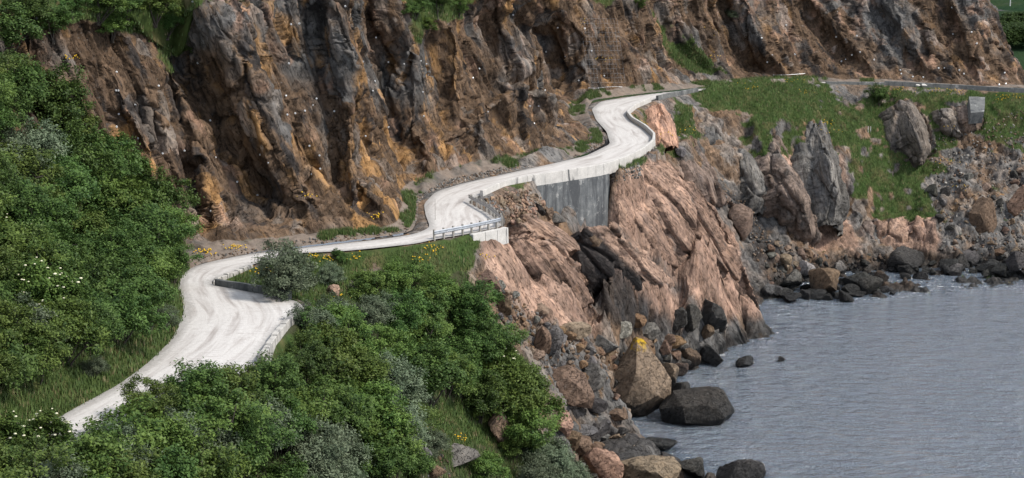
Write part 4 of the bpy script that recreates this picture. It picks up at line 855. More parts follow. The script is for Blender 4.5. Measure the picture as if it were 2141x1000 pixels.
def parapet(name, path, label, seg, prof_w, hgt_, mat, cat='parapet', base=-.6, part='wall_block', off=.05, cap=None, var=.0, group=None, gap=.04):
    """a low wall laid in blocks along the road edge"""
    path = resample(smooth(np.asarray(path), 1), .35); d = np.r_[0, np.cumsum(np.linalg.norm(np.diff(path, axis=0), axis=1))]; n = max(1, round(d[-1] / seg)); cuts = np.linspace(0, d[-1], n + 1)
    root = link(name, None, loc=path[0], label=label, category=cat)
    if group: root['group'] = group
    for k in range(n):
        t = np.linspace(cuts[k] + gap / 2, cuts[k + 1] - gap / 2, max(3, int((cuts[k + 1] - cuts[k]) / .5) + 1)); pth = np.stack([np.interp(t, d, path[:, q]) for q in range(3)], 1) - path[0]
        hh = hgt_ + random.uniform(-var, var); mb = MB(); mb.sweep(pth, [(off, base), (off + prof_w, base), (off + prof_w - .03, hh * .6), (off + prof_w - .04, hh - .03), (off + prof_w - .08, hh), (off + .05, hh), (off + .02, hh - .03), (off, hh * .5)])
        me = mb.mesh(part, mat); chip(me, .018 + var * .25, k * 3.3); link(part, me, root)
    return root
p1 = outer_between((1003,410,26), (1357,212,26))
parapet('parapet', p1, 'long pale concrete parapet sweeping round the outside of the hairpin bend', 5.2, .36, .6, M_CON, base=-.75)
parapet('parapet', outer_between((1372,208,26), (1455,192,25.5)), 'short weathered parapet where the road leaves the hairpin towards the far cliff', 4., .42, .6, M_GREYC, base=-1.2)
parapet('stone_wall', outer_between((536,762,26), (612,664,26)), 'rough pale stone wall along the near side of the pull-out', .85, .5, .55, M_STONE, 'wall', part='stone', var=.07, gap=.03)
parapet('stone_wall', outer_between((600,626,26), (446,600,26)), 'low curved grey wall along the far side of the pull-out', 3.2, .38, .62, M_GREYC, 'wall', off=.0, var=.04)
parapet('stone_wall', outer_between((446,596,26), (520,558,26)), 'broken low stone edging between road and flowering verge', .9, .45, .32, M_STONE, 'wall', part='stone', var=.08, gap=.08)
def retaining(name, a, b_, ztop, zbot, label, mat, thick=.5, offs=.47, n=3, batter=.25):
    path = resample(outer_between(a, b_), .8); root = link(name, None, loc=path[0], label=label, category='retaining wall'); N_ = len(path); cuts = np.linspace(0, N_ - 1, n + 1).astype(int)
    for k in range(n):
        pth = path[cuts[k]:cuts[k + 1] + 1] - path[0]; mb = MB(); top_ = ztop - path[0][2]; bot_ = zbot - path[0][2]; hs = np.linspace(bot_, top_, 9)
        prof = [(offs - thick, bot_)] + [(offs + batter * (top_ - q) / (top_ - bot_), q) for q in hs] + [(offs - thick, top_)]
        mb.sweep(pth * np.array([1, 1, 0]) + np.array([0, 0, 0]), prof); me = mb.mesh('wall_panel', mat); link('wall_panel', me, root)
    return root
retaining('retaining_wall', (1118,375,26), (1268,350,26), 25.35, 19.2, 'tall dark-streaked concrete retaining wall holding up the road', M_WALL, n=2)
retaining('retaining_wall', (1322,229,26), (1352,214,26), 25.3, 23.4, 'small streaked concrete wall under the parapet inside the hairpin', M_WALL, n=2)
retaining('retaining_wall', (1394,203,25.9), (1450,193,25.5), 25, 21.6, 'grey concrete wall below the weathered parapet by the grassy bank', M_WALL, n=2)
retaining('retaining_wall', (1728,175,24.1), (1846,178,23.6), 24.1, 20.6, 'dark concrete wall under the far road left of the round bush', M_WALL, n=3)
parapet('parapet', outer_between((1728,175,24.1), (1846,178,23.6)), 'crumbling parapet on top of the far dark wall', 2.2, .45, .42, M_GREYC, base=-.1, var=.1, off=.1)
parapet('parapet', outer_between((1850,178.5,23.6), (2290,199,22.7)), 'low grey parapet along the far road under the right-hand cliff', 6, .4, .75, M_GREYC, base=-1.2)
for k, (px, py, w_) in enumerate(((1918,177,16),(1935,176,26))):
    pth = aty(px, py + 4, outer_between((1880,180,23.5), (1960,184,23.3))[0][1] - .6); sc = scale_at(pth)
    o = link('broken_block', BS[k].copy(), loc=pth, scale=(w_ / sc, .8, 10 / sc), rot=(0, .2 * k, .3), label=('small' if k == 0 else 'larger') + ' white broken concrete block on the far parapet', category='concrete block'); o.data.materials.clear(); o.data.materials.append(M_CON)
# concrete block set in the far slope and the plinth under the guardrail
def cblock(name, c4, z0, thick, label, mat, cat):
    q = [Vector(atz(px, py, z)) for px, py, z in c4]; nrm_ = (q[1] - q[0]).cross(q[3] - q[0]).normalized()
    if nrm_.dot(Vector((0, 0, CAMH)) - q[0]) > 0: nrm_ = -nrm_
    bm = bmesh.new(); f = [bm.verts.new(v - q[0]) for v in q]; g = [bm.verts.new(v - q[0] + nrm_ * thick) for v in q]
    for i in range(4): bm.faces.new((f[i], f[(i + 1) % 4], g[(i + 1) % 4], g[i]))
    bm.faces.new(f); bm.faces.new(g[::-1]); bmesh.ops.subdivide_edges(bm, edges=bm.edges, cuts=3, use_grid_fill=True); bmesh.ops.recalc_face_normals(bm, faces=bm.faces)
    me = bpy.data.meshes.new(name); bm.to_mesh(me); bm.free(); me.materials.append(mat); chip(me, .05, 2.2); return link(name, me, loc=q[0], label=label, category=cat)
cblock('concrete_block', [(2026,202,22.6),(2060,203,22.5),(2058,234,20.8),(2030,236,20.7)], 0, 2, 'square grey concrete block set into the far slope', M_GREYC, 'concrete block')
pl = outer_between((975,490,26), (1046,474,26)); root = parapet('plinth', pl, 'broken pale concrete plinth under the guardrail corner', 1.9, .55, .02, M_CON, 'plinth', base=-1.5, off=.35, var=.05, gap=.06)

m, nt, P = newmat('galvanised_steel'); b = NB(nt); P.inputs['Metallic'].default_value = .85; P.inputs['Roughness'].default_value = .42
b.L.new(b.ramp(b.noise(b.pos(), 2.5, 5, .7), [(.3, (.38, .40, .43)), (.7, (.62, .65, .69))]), P.inputs['Base Color']); M_STEEL = m
m, nt, P = newmat('post_wood'); b = NB(nt); b.L.new(b.ramp(b.noise(b.mapping(b.pos(), scale=(4, 4, .8)), 3, 5), [(.3, (.20, .19, .17)), (.7, (.40, .38, .35))]), P.inputs['Base Color']); M_POST = m
WBEAM = [(.0, .16), (.02, .15), (.075, .105), (.075, .055), (.02, .015), (.02, -.015), (.075, -.055), (.075, -.105), (.02, -.15), (0, -.16), (-.006, -.155), (.012, -.12), (.066, -.10), (.066, -.06), (.010, -.02), (.010, .02), (.066, .06), (.066, .10), (.012, .12)]
def guardrail(path, label, sp, side, h=.62):
    path = resample(np.asarray(path), .3); root = link('guardrail', None, loc=path[0], label=label, category='guardrail'); L_ = path - path[0]
    mb = MB(); mb.sweep(L_ + np.array([0, 0, h]), [(side * a, c * 1.15) for a, c in WBEAM]); link('rail_beam', mb.mesh('rail_beam', M_STEEL), root)
    d = np.r_[0, np.cumsum(np.linalg.norm(np.diff(L_, axis=0), axis=1))]
    mp = MB(); mp.box(-.085, .085, -.085, .085, -.9, .92); pm = mp.mesh('post', M_POST); bmq = bmesh.new(); bmq.from_mesh(pm); bmesh.ops.bevel(bmq, geom=bmq.edges[:], offset=.015, segments=1, affect='EDGES'); bmq.to_mesh(pm); bmq.free()
    for t in np.arange(.1, d[-1], sp):
        p = np.array([np.interp(t, d, L_[:, q]) for q in range(3)]); i = min(np.searchsorted(d, t), len(L_) - 2); tg_ = L_[i + 1] - L_[i]; r = np.array([tg_[1], -tg_[0], 0]); r /= np.linalg.norm(r)
        o = link('post', pm, root, loc=p - r * side * .10, rot=(0, 0, math.atan2(tg_[1], tg_[0])))
    return root
guardrail(outer_between((905,503,26), (1050,473,26)) + np.array([0, 0, .05]), 'silver guardrail facing the viewer along the near side of the corner', 1.18, 1)
g2 = outer_between((1052,473,26), (980,425,26)); guardrail(g2 + np.array([0, 0, .05]), 'guardrail seen from behind, running back from the corner to the parapet', 1.5, -1)
# thin snow pole and marker posts
mb = MB(); mb.tube((0, 0, -.1), (0, 0, 2.1), .03, .018); p = atz(910, 462, 26); link('snow_pole', mb.mesh('snow_pole', M_POST), loc=p, label='thin bare snow pole at the inner edge of the bend', category='pole')
m, nt, P = newmat('white_paint'); P.inputs['Base Color'].default_value = (.6, .6, .6, 1); P.inputs['Roughness'].default_value = .6; M_WHITE = m
for k, px in enumerate((1815, 1820)):
    h = cast(px, 278, 'l')
    if h: mb = MB(); mb.tube((0, 0, -.2), (0, 0, 1.0), .05, .05); link('marker_post', mb.mesh('marker_post', M_WHITE), loc=h[0], label=('left' if k == 0 else 'right') + ' white post of the pair standing in the grassy bank', category='post')
# poles on the far hillside
BV_H = tobvh(HP, gridfaces(181, 235))
for k, (px, py, h_) in enumerate(((2063,46,9), (2112,14,9))):
    d = Vector(ray(px, py)).normalized(); hit = BV_H.ray_cast(Vector((0, 0, CAMH)), d)
    if hit[0] is not None:
        sc = scale_at(hit[0]); mb = MB(); mb.tube((0, 0, -1), (0, 0, 34 / sc), 1.1 / sc, .8 / sc); mb.box(-4 / sc, 4 / sc, -.6 / sc, .6 / sc, 29 / sc, 30.5 / sc)
        link('utility_pole', mb.mesh('utility_pole', M_WHITE), loc=hit[0], label=('nearer' if k == 0 else 'higher and farther') + ' pale utility pole on the green far hillside', category='pole')

# ================================================================== ROCK BOLTS and nets on the cliff
BOLTS = [(76,39),(105,32),(119,159),(155,228),(243,151),(243,190),(248,190),(248,239),(243,267),(282,219),(289,290),(331,180),(330,243),(340,322),(379,272),(386,316),(414,132),(439,253),(450,330),(495,381),(441,398),(441,441),(538,409),(545,323),(560,340),(404,4),(608,51),(624,50),(603,133),(597,201),(600,240),(617,237),(637,232),(653,220),(661,207),(699,233),(647,305),(652,365),(668,325),(669,353),
 (721,13),(734,108),(741,109),(786,79),(757,130),(812,130),(845,134),(878,129),(891,134),(895,156),(783,170),(779,190),(883,193),(885,243),(764,285),(811,267),(1072,32),(988,164),(1002,144),(1021,234),(1139,190),(1126,222),(1107,222),(1116,259),(1159,59),(1166,58),(1141,109),(1182,118),(1210,169),(1263,159),(1222,61),(1236,107),
 (1750,25),(1643,53),(1748,77),(1791,76),(1798,109),(1592,80),(1614,116),(1661,114),(1748,133),(1759,129),(1781,115),(1768,125),(1604,130),(1827,126),(1882,147),(1884,155),(1908,161),(1930,162),(1992,72),(1991,16),(2041,92),(2031,68),(1975,143),(1962,143),(2015,155),(2088,178),(2102,176),(2100,153),(2005,147)]
ico = bmesh.new(); bmesh.ops.create_cone(ico, cap_ends=True, segments=10, radius1=.098, radius2=.085, depth=.05); pmesh = bpy.data.meshes.new('plate'); ico.to_mesh(pmesh); ico.free(); pmesh.materials.append(M_WHITE)
ico = bmesh.new(); bmesh.ops.create_cone(ico, cap_ends=True, segments=6, radius1=.05, radius2=.045, depth=.14); nmesh = bpy.data.meshes.new('nut'); ico.to_mesh(nmesh); ico.free(); nmesh.materials.append(M_STEEL)
for px, py in BOLTS:
    h = cast(px, py, 'u')
    if not h or h[0].y > 340: continue
    n = (h[1] + Vector((.2, -1.0, .35))).normalized(); sc_ = max(1., h[0].y / 210)
    reg = ('left of the deep gully' if px < 600 else 'above the first bend' if px < 980 else 'above the hairpin' if px < 1400 else 'on the far right cliff')
    o = link('rock_bolt', None, loc=h[0] + n * .10, rot=n.to_track_quat('Z', 'Y').to_euler(), scale=(sc_,) * 3, label='white rock bolt plate ' + reg + ', ' + part_of((px, py), {'l': [(76,0),(545,440)], 'f': [(597,10),(900,370)], 'h': [(985,30),(1270,260)], 'r': [(1590,15),(2105,180)]}['l' if px < 600 else 'f' if px < 980 else 'h' if px < 1400 else 'r']), category='rock bolt', group='white rock bolts ' + reg)
    pl_ = link('plate', pmesh, o); link('nut', nmesh, pl_, loc=(0, 0, .06))
def cable(pts, label, knobs):
    P_ = [];
    for px, py in pts:
        h = cast(px, py, 'u')
        if h: P_.append(np.array(h[0] + Vector((.15, -.45, .05))))
    P_ = resample(np.array(P_), n=14); P_[1:-1] = smooth(P_, 1)[1:-1]; root = link('net_cable', None, loc=P_[0], label=label, category='cable'); L_ = P_ - P_[0]
    mb = MB()
    for i in range(13): mb.tube(L_[i], L_[i + 1], .022, .022, 5, False)
    link('wire_rope', mb.mesh('wire_rope', M_STEEL), root)
    for k in np.linspace(0, 13, knobs).astype(int): link('anchor_plate', pmesh, root, loc=L_[k], rot=(R(80), 0, 0), scale=(.75, .75, 1.5))
cable([(1229,184),(1245,185),(1265,182),(1285,181),(1298,182)], 'sagging wire rope with white anchors at the foot of the netted cliff', 7)
cable([(1615,157),(1635,157),(1655,156),(1680,154)], 'sagging wire rope at the foot of the far dark gully', 5)
NETP = [[None] * 15 for _ in range(12)]
for i in range(12):
    for j in range(15):
        h = cast(1212 + i * 7 + j * 1.2, 40 + j * 9.5, 'u'); NETP[i][j] = h[0] + Vector((.08, -.22, .06)) if h else None
mb = MB()
for i in range(12):
    for j in range(15):
        for a_, b_ in ((i + 1, j), (i, j + 1)):
            if a_ < 12 and b_ < 15 and NETP[i][j] and NETP[a_][b_] and (NETP[i][j] - NETP[a_][b_]).length < 2.5: mb.tube(NETP[i][j], NETP[a_][b_], .012, .012, 3, False)
if mb.v: o_ = Vector(mb.v[0]); me = mb.mesh('rockfall_net', M_STEEL); me.transform(Matrix.Translation(-o_)); link('rockfall_net', me, loc=o_, label='thin steel rockfall net hung over the smooth grey cliff face', category='net', kind='thing')
print('built things', time.time() - T0)

# ================================================================== VEGETATION
def leafmat(name, dark, light, trans=.22, spec=.18):
    m, nt, P = newmat(name); b = NB(nt); r = b.attr('rnd'); oi = b.N.new('ShaderNodeObjectInfo').outputs['Random']
    c = b.mix(r, dark, light); hs = b.N.new('ShaderNodeHueSaturation'); b.L.new(c, hs.inputs['Color']); b.L.new(b.rng(oi, 0, 1, .78, 1.22), hs.inputs['Value']); b.L.new(b.rng(oi, 0, 1, .485, .512), hs.inputs['Hue'])
    b.L.new(hs.outputs[0], P.inputs['Base Color']); P.inputs['Roughness'].default_value = .5; P.inputs['Specular IOR Level'].default_value = spec
    t = b.N.new('ShaderNodeBsdfTranslucent'); b.L.new(hs.outputs[0], t.inputs[0]); mx = b.N.new('ShaderNodeMixShader'); mx.inputs[0].default_value = trans
    b.L.new(P.outputs[0], mx.inputs[1]); b.L.new(t.outputs[0], mx.inputs[2]); b.L.new(mx.outputs[0], nt.nodes['Material Output'].inputs['Surface']); return m
LM = {'alder': leafmat('alder_leaf', (.026, .060, .017), (.112, .185, .046)), 'birch': leafmat('birch_leaf', (.036, .076, .018), (.155, .225, .052)), 'willow': leafmat('willow_leaf', (.056, .085, .048), (.18, .22, .14), .15), 'rowan': leafmat('rowan_leaf', (.032, .07, .016), (.13, .195, .044))}
m, nt, P = newmat('bark'); P.inputs['Base Color'].default_value = (.05, .042, .035, 1); P.inputs['Roughness'].default_value = .9; M_BARK = m
m, nt, P = newmat('cream_blossom'); P.inputs['Base Color'].default_value = (.68, .66, .48, 1); P.inputs['Roughness'].default_value = .8; M_BLOS = m
def crown_mesh(seed, kind, nclump=150, per=75, leaf=.036, lobes=7, squat=1., cl=.78):
    r = np.random.default_rng(seed); per = int(per / cl ** 1.5); nclump = int(nclump * cl)
    lc = np.c_[r.uniform(-.27, .27, lobes), r.uniform(-.27, .27, lobes), r.uniform(.25, .68, lobes) * squat]; lr = r.uniform(.2, .33, lobes)
    lc[0] = (0, 0, .62 * squat); lr[0] = .32
    k = r.integers(0, lobes, nclump); dirs = r.normal(size=(nclump, 3)); dirs[:, 2] = np.abs(dirs[:, 2]) * .9 - .25; dirs /= np.linalg.norm(dirs, axis=1)[:, None]
    cc = lc[k] + dirs * (lr[k] * r.uniform(.62, 1.06, nclump))[:, None]; cc[:, 2] = np.maximum(cc[:, 2], .05)
    tone = r.uniform(0, .6, nclump)
    ctr = np.repeat(cc, per, 0); n = len(ctr); off = r.normal(size=(n, 3)) * np.array([.042, .042, .034]); P_ = ctr + off
    out = P_ - np.array([0, 0, .3 * squat]); out /= np.linalg.norm(out, axis=1)[:, None] + 1e-6
    nn = out * .7 + np.array([0, 0, .55]) + r.normal(size=(n, 3)) * .55; nn /= np.linalg.norm(nn, axis=1)[:, None]
    tg_ = np.cross(nn, r.normal(size=(n, 3))); tg_ /= np.linalg.norm(tg_, axis=1)[:, None] + 1e-9; bt = np.cross(nn, tg_)
    s_ = leaf * 1.12 * r.uniform(.5, 1.4, n)[:, None]; wd = .34 if kind == 'willow' else .5
    fold = nn * s_ * .12
    V_ = np.stack([P_ - tg_ * s_ * .5, P_ + bt * s_ * wd * .5 + fold, P_ + tg_ * s_ * .5, P_ - bt * s_ * wd * .5 + fold], 1).reshape(-1, 3)
    rnd = np.repeat(np.clip(np.repeat(tone, per) + r.uniform(-.1, .5, n), 0, 1), 4)
    me = mesh_from(V_, np.arange(n * 4).reshape(-1, 4), 'crown', LM[kind], {'rnd': rnd})
    mb = MB()
    for i in range(lobes):
        a_ = np.array([r.uniform(-.03, .03), r.uniform(-.03, .03), -.08]); mid = lc[i] * np.array([.55, .55, .5]) + r.uniform(-.03, .03, 3)
        mb.tube(a_, mid, .016, .011, 5, False); mb.tube(mid, lc[i], .011, .006, 5, False)
        for q in np.where(k == i)[0][:5]: mb.tube(lc[i] * .8 + mid * .2, cc[q], .006, .002, 4, False)
    tm = mb.mesh('trunk', M_BARK, True)
    fl = None
    if kind == 'rowan':
        sel = r.choice(nclump, 46, False); io = bmesh.new(); bmesh.ops.create_icosphere(io, subdivisions=1, radius=.5); bv = np.array([v.co[:] for v in io.verts]); bf = np.array([[v.index for v in f.verts] for f in io.faces]); io.free()
        o2 = cc[sel] - np.array([0, 0, .3]); o2 /= np.linalg.norm(o2, axis=1)[:, None]; cp = cc[sel] + o2 * .075 + np.array([0, 0, .02])
        Vf = (cp[:, None] + bv[None] * np.array([1, 1, .5]) * r.uniform(.03, .055, (46, 1, 1))).reshape(-1, 3); Ff = (bf[None] + np.arange(46)[:, None, None] * len(bv)).reshape(-1, 3); fl = mesh_from(Vf, Ff, 'blossom', M_BLOS)
    return me, tm, fl
KINDS_ = {'alder': [crown_mesh(1, 'alder'), crown_mesh(2, 'alder', 170, 70, .034, 9), crown_mesh(3, 'alder', 150, 80, .033, 6)], 'birch': [crown_mesh(4, 'birch', 150, 75, .036, 8), crown_mesh(5, 'birch', 170, 70, .034, 7)],
          'willow': [crown_mesh(6, 'willow', 170, 75, .036, 9, .85), crown_mesh(7, 'willow', 150, 80, .034, 8, .8)], 'rowan': [crown_mesh(8, 'rowan', 140, 75, .04, 7), crown_mesh(9, 'rowan', 140, 75, .04, 8)]}
ADJ = {'alder': 'dark green leafy bush', 'birch': 'bright green leafy bush', 'willow': 'grey-green willow bush', 'rowan': 'rowan with cream blossom'}
def bush(px, py, d, kind, label, group=None, which='lu', aspect=1.0, name='bush', cat='bush', hfac=.86):
    h = cast(px, py + d * .38, which)
    if not h: return None
    p = h[0]; sc = scale_at(p); w_ = d / sc; hh = w_ * hfac * aspect
    o = link(name, None, loc=p - Vector((0, 0, .12 * hh)), rot=(0, 0, random.uniform(0, 6.28)), scale=(w_ * 1.12, w_ * 1.12, hh * 1.25), label=label, category=cat)
    if group: o['group'] = group
    c, t, f = random.choice(KINDS_[kind]); cr_ = link('crown', c, o); link('trunk', t, o)
    if f: link('blossom', f, cr_)
    return o
QUEUE = []
ORD = ['leftmost'] + [f'{w} from the left' for w in 'second third fourth fifth sixth seventh eighth ninth tenth eleventh twelfth thirteenth fourteenth fifteenth sixteenth seventeenth eighteenth nineteenth twentieth'.split()]
def plant_queue():
    seen = {}
    for q in sorted(QUEUE, key=lambda q: q[0]):
        key = (q[3], q[4]); n = seen.get(key, 0); seen[key] = n + 1
        tot = sum(1 for r in QUEUE if (r[3], r[4]) == key)
        od = 'rightmost' if n == tot - 1 and n > 0 else ORD[min(n, 19)]
        lb = f'{ADJ[q[3]]} {q[4]}' if tot == 1 else f'{od} {ADJ[q[3]]} {q[4]}' if ' from ' not in od else f'{ADJ[q[3]]} {q[4]}, {od}'
        bush(q[0], q[1], q[2], q[3], lb, f'{ADJ[q[3]]} {q[4]}'.replace('bush', 'bushes'), q[5])
    QUEUE.clear()
# the thicket left of the road, from the verge up the slope
LEFTP = [(-70,200),(50,175),(110,215),(190,315),(265,345),(315,420),(338,500),(345,560),(335,610),(330,650),(270,690),(170,725),(60,765),(-70,800)]
lp = poly_pts(LEFTP, 62, 50)
lp.sort(key=lambda p: p[1])
for i, p in enumerate(lp):
    bx = np.interp(p[1], [150, 320, 420, 560, 700], [80, 290, 350, 385, 330]); d_ = min(rng.uniform(115, 165), max(80, (bx - p[0]) * 2.0 + 60))
    kind = rng.choice(['alder', 'birch', 'alder', 'willow'], p=[.45, .3, .15, .1])
    zone = 'high on the left slope' if p[1] < 330 else 'half-way up the left slope' if p[1] < 450 else 'low on the left slope' if p[1] < 590 else 'above the left verge'
    QUEUE.append((p[0], p[1], d_, kind, zone, 'u'))
for px, py, d_, kind, lb in [(70,610,150,'rowan','blossoming rowan half-way down the left edge of the photo'),(110,690,130,'rowan','blossoming rowan just below another in the left thicket'),(30,500,110,'rowan','blossoming rowan highest on the left edge'),
  (200,765,60,'willow','small pale willow tuft at the foot of the thicket beside the verge'),(345,665,62,'willow','small willow bush where the verge meets the bend'),(318,400,130,'alder','dark bush on the skyline of the thicket against the cliff'),(350,490,110,'birch','bright bush at the right edge of the thicket against the cliff'),(357,560,90,'alder','lowest dark bush overhanging the road at the bend')]:
    bush(px, py, d_, kind, lb, which='u')
for px, py, d_, kind, lb in [(10,60,150,'alder','dark bush in the top left corner'),(60,10,120,'alder','dark bush cut by the top edge near the corner'),(-20,150,130,'birch','bright bush at the left edge below the corner'),(110,45,90,'alder','dark bush on the ledge right of the corner bushes'),(235,45,84,'birch','bright bush on the grassy ledge above the grey face'),(350,40,84,'alder','dark bush nearest the deep gully'),(385,95,50,'birch','small bush hanging beside the deep gully'),(150,5,80,'alder','leftmost bush along the top of the cliff'),(205,0,100,'birch','second bush along the top of the cliff'),(265,-5,110,'alder','third bush along the top of the cliff'),(325,5,100,'birch','rightmost bush above the deep gully'),
  (868,10,60,'alder','small bush in the cleft at top centre'),(915,0,80,'alder','larger dark bush at top centre'),(960,5,60,'birch','bright bush at top centre, right of the dark one'),(890,50,46,'birch','bush hanging in the cleft below the top centre bushes'),(1335,0,44,'birch','small bush on the skyline above the hairpin'),(1530,25,34,'willow','small tuft on the far cliff left of the dark gully')]:
    bush(px, py, d_, kind, lb, which='u', hfac=.7)
# the scrub below the road
LOWP = [(-40,1000),(60,1000),(180,965),(270,890),(310,866),(420,838),(550,838),(610,770),(640,700),(700,672),(780,650),(850,618),(930,608),(985,650),(1040,710),(1080,790),(1105,870),(1100,860),(1000,800),(900,830),(830,870),(800,1010),(-40,1040)]
for i, p in enumerate(poly_pts(LOWP, 66, 58)):
    d_ = np.interp(p[1], [600, 700, 850, 950], [95, 115, 165, 200]) * rng.uniform(.85, 1.15); d_ = min(d_, 190 if p[0] < 560 else 150)
    if p[0] < 290: d_ = min(d_, max(70, 2 * (p[1] - np.interp(p[0], [0, 180, 290], [905, 872, 800]))))
    kind = rng.choice(['alder', 'birch', 'willow'], p=[.38, .34, .28])
    zone = 'along the bottom edge' if p[1] > 930 else 'in front of the near road' if p[0] < 560 else 'below the stone wall' if p[0] < 820 else 'in the central scrub'
    QUEUE.append((p[0], p[1], d_, kind, zone, 'l'))
for px, py, d_, kind, lb in [(590,562,150,'willow','rounded roadside shrub among yellow flowers behind the pull-out'),(690,570,60,'willow','small shrub to the right of the rounded roadside shrub'),(710,535,34,'alder','tiny dark shrub on the verge below the road'),(1035,770,110,'rowan','blossoming rowan in the middle scrub near the rubble fan'),(1085,830,120,'birch','bright bush at the edge of the brown boulder'),(1100,900,120,'birch','bright bush above the willow scrub near the inlet'),
  (1150,955,120,'willow','grey willow scrub nearest the inlet'),(1120,990,110,'willow','grey willow scrub cut by the bottom edge near the inlet'),(1190,985,90,'willow','last willow bush before the shore rocks at the bottom'),(95,935,150,'rowan','blossoming rowan leaning over the road at bottom left'),(5,940,150,'rowan','blossoming rowan in the bottom left corner'),(650,670,100,'willow','willow bush at the tip of the pull-out'),(700,650,90,'willow','willow bush behind the tip of the pull-out'),(305,846,110,'birch','bright bush reaching highest over the near road'),(470,830,150,'birch','bright bush in front of the near stone wall'),(540,845,110,'alder','dark bush at the near end of the stone wall'),
  (1838,205,52,'alder','round dark bush below the far concrete wall'),(920,620,100,'birch','bright bush topping the scrub below the verge'),(770,605,90,'birch','bright bush beside the orange-pink rock'),(840,590,100,'birch','bright bush on the crest of the scrub below the verge'),(880,660,110,'alder','dark bush in the middle of the central scrub'),(790,650,90,'willow','willow bush behind the willow at the pull-out tip'),(850,890,110,'birch','bright bush at the left edge of the clearing at bottom centre'),(905,925,80,'willow','small willow in the clearing at bottom centre'),(870,985,100,'alder','dark bush at the bottom edge left of the clearing'),(1010,985,84,'birch','bright bush at the bottom edge right of the sloping slab'),(1080,930,70,'birch','small bright bush right of the square crag'),(1000,835,110,'alder','dark bush above the grassy rock at bottom centre'),(930,780,120,'birch','bright bush above the clearing at bottom centre'),(1060,800,110,'birch','bright bush left of the overhanging brown boulder'),(980,690,100,'alder','dark bush at the right end of the middle scrub'),(1045,720,90,'birch','bright bush beside the grey split block'),(640,960,190,'willow','large silvery willow at the bottom of the photo')]:
    bush(px, py, d_, kind, lb, which='l')
plant_queue()
print('bushes', time.time() - T0)
# ------------------------------------------------------------------ grass, flowers
m, nt, P = newmat('grass_blade'); b = NB(nt); b.L.new(b.attr('col', 'Color'), P.inputs['Base Color']); P.inputs['Roughness'].default_value = .6; M_GRASS = m
def tufts(name, P_, n, h0, h1, pal, label, blades=4, spread=.11):
    r = np.random.default_rng(5); sel = r.choice(len(P_), min(n, len(P_)), False); B_ = np.repeat(P_[sel], blades, 0); k = len(B_)
    B_ = B_ + np.c_[r.normal(size=(k, 2)) * spread, np.full(k, -.04)]; a = r.uniform(0, 6.28, k); dx = np.c_[np.cos(a), np.sin(a), 0 * a]; w_ = r.uniform(.02, .05, k)[:, None]
    hh = r.uniform(h0, h1, k)[:, None]; tip = B_ + np.c_[r.normal(size=(k, 2)) * .13, np.ones(k)] * hh
    V_ = np.stack([B_ - dx * w_, B_ + dx * w_, tip], 1).reshape(-1, 3); t = np.repeat(r.uniform(0, 1, len(sel)), blades); pal = np.array(pal)
    c = pal[0] + (pal[1] - pal[0]) * t[:, None]; dry = (np.repeat(r.uniform(0, 1, len(sel)), blades) > .9)[:, None]; c = np.where(dry, pal[2], c)
    return link(name, mesh_from(V_, np.arange(k * 3).reshape(-1, 3), name, M_GRASS, {'col': np.repeat(c, 3, 0)}), kind='stuff', label=label, category='grass')
PAL = [(.038, .076, .016), (.105, .16, .04), (.18, .155, .075)]
pvl = proj(VL); vis = (pvl[:, 0] > -60) & (pvl[:, 0] < 2200) & (pvl[:, 1] < 1040) & (pvl[:, 1] > 140)
gsel = np.where(((gm > .55) | ((soil > .5) & (nL3 > -.06))) & vis & (rd > .9))[0]; tufts('grass', VL[gsel], 42000, .18, .5, PAL, 'green and straw-coloured grass on the banks below the road')
pcv = proj(CV); gs2 = np.where((np.maximum(vg, verge) > .55) & (pcv[:, 0] > -60) & (pcv[:, 0] < 2200) & (pcv[:, 1] < 1000) & (pcv[:, 1] > -40))[0]
def between(ix):
    ix = ix[ix < len(CV) - 2 * len(hv)]; t = rng.random((len(ix), 1)); u = rng.random((len(ix), 1)); return (CV[ix] * (1 - t) + CV[ix + 1] * t) * (1 - u) + (CV[ix + len(hv)] * (1 - t) + CV[ix + len(hv) + 1] * t) * u
nearv = gs2[(hgt[gs2] < 6)]; nearv = np.concatenate([nearv] * 3); tufts('verge_grass', between(nearv), 30000, .15, .5, PAL, 'grass on the verge along the inner side of the road')
tufts('cliff_grass', CV[gs2[hgt[gs2] >= 6]], 9000, .2, .55, PAL, 'grass tufts on the ledges of the cliff')
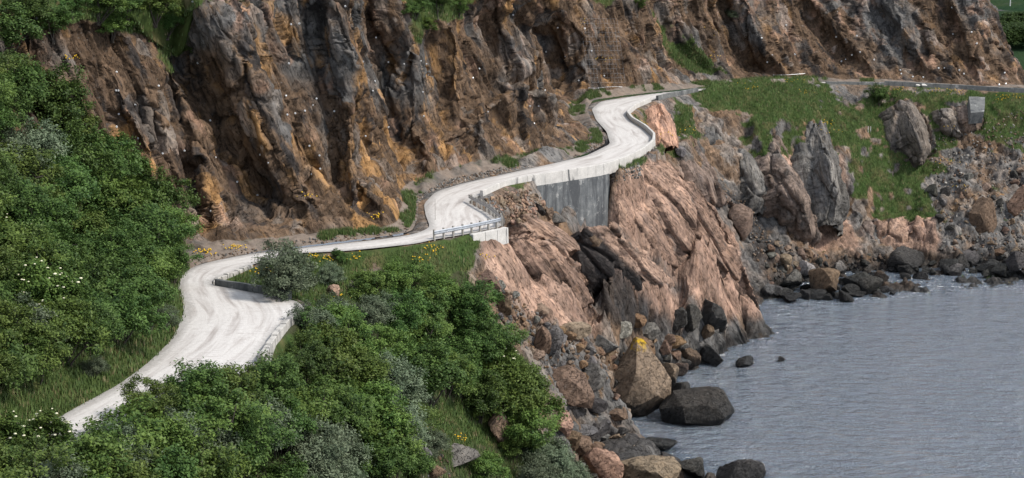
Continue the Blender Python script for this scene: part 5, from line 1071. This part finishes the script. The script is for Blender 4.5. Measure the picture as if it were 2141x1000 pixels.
YEL = [(300,530,26),(430,530,34),(490,520,30),(560,575,26),(600,588,40),(540,570,30),(655,540,16),(690,545,22),(740,540,14),(900,520,16),(915,530,10),(880,545,12),(1016,540,8),(705,620,12),(1340,262,22),(1400,285,14),(1440,275,14),(1660,172,10),(1680,195,14),(1730,260,18),(1740,275,12),(1570,185,14),(1980,340,16),(2010,395,12),(1990,270,12),(1960,192,14),(1880,190,14),(2000,195,14),(2095,208,22),(2120,205,16),(640,415,10),(785,455,14),(1495,65,10),(1490,120,12),(145,128,12),(1240,55,8),(1265,125,10),(875,905,22),(970,920,20)]
Vf = []; Ff = []
for px, py, n in YEL:
    h = cast(px, py, 'lu')
    if not h: continue
    sc = scale_at(h[0])
    for _ in range(n):
        q = cast(px + rng.normal() * 11, py + rng.normal() * 3.5, 'lu')
        if not q: continue
        c0 = np.array(q[0]) + np.array([0, 0, rng.uniform(.12, .38)]); s_ = rng.uniform(.05, .11); o_ = len(Vf)
        Vf += [c0 + s_ * np.array(v) for v in ((1, 0, 0), (-1, 0, 0), (0, 1, 0), (0, -1, 0), (0, 0, .7), (0, 0, -.7))]; Ff += [(o_ + a, o_ + b_, o_ + c) for a, b_, c in ((0, 2, 4), (2, 1, 4), (1, 3, 4), (3, 0, 4), (2, 0, 5), (1, 2, 5), (3, 1, 5), (0, 3, 5))]
m, nt, P = newmat('yellow_petal'); P.inputs['Base Color'].default_value = (.68, .43, .02, 1); P.inputs['Roughness'].default_value = .7
link('yellow_flowers', mesh_from(np.array(Vf), np.array(Ff), 'yellow_flowers', m), kind='stuff', label='clusters of yellow flowers along the verges and banks', category='flowers')
# a far wood on the hillside
far = crown_mesh(30, 'alder', 60, 30, .06)
V_ = np.empty(len(far[0].vertices) * 3); far[0].vertices.foreach_get('co', V_); V_ = V_.reshape(-1, 3); pts = []
for _ in range(60):
    d = Vector(ray(2070 + 110 * rng.random(), 68 + 38 * rng.random())).normalized(); hit = BV_H.ray_cast(Vector((0, 0, CAMH)), d)
    if hit[0] is not None: pts.append(np.array(hit[0]))
if pts:
    V_a = np.concatenate([V_ * np.array([7, 7, 6]) * rng.uniform(.7, 1.2) + p for p in pts]); link('far_wood', mesh_from(V_a, np.arange(len(V_a)).reshape(-1, 4), 'far_wood', LM['alder'], {'rnd': rng.uniform(0, .6, len(V_a))}), kind='stuff', label='dark wood on the distant hillside at top right', category='wood')
for o in COL.objects:
    if o.get('category') and not o.get('kind'): o['kind'] = 'thing'
print('all', time.time() - T0)
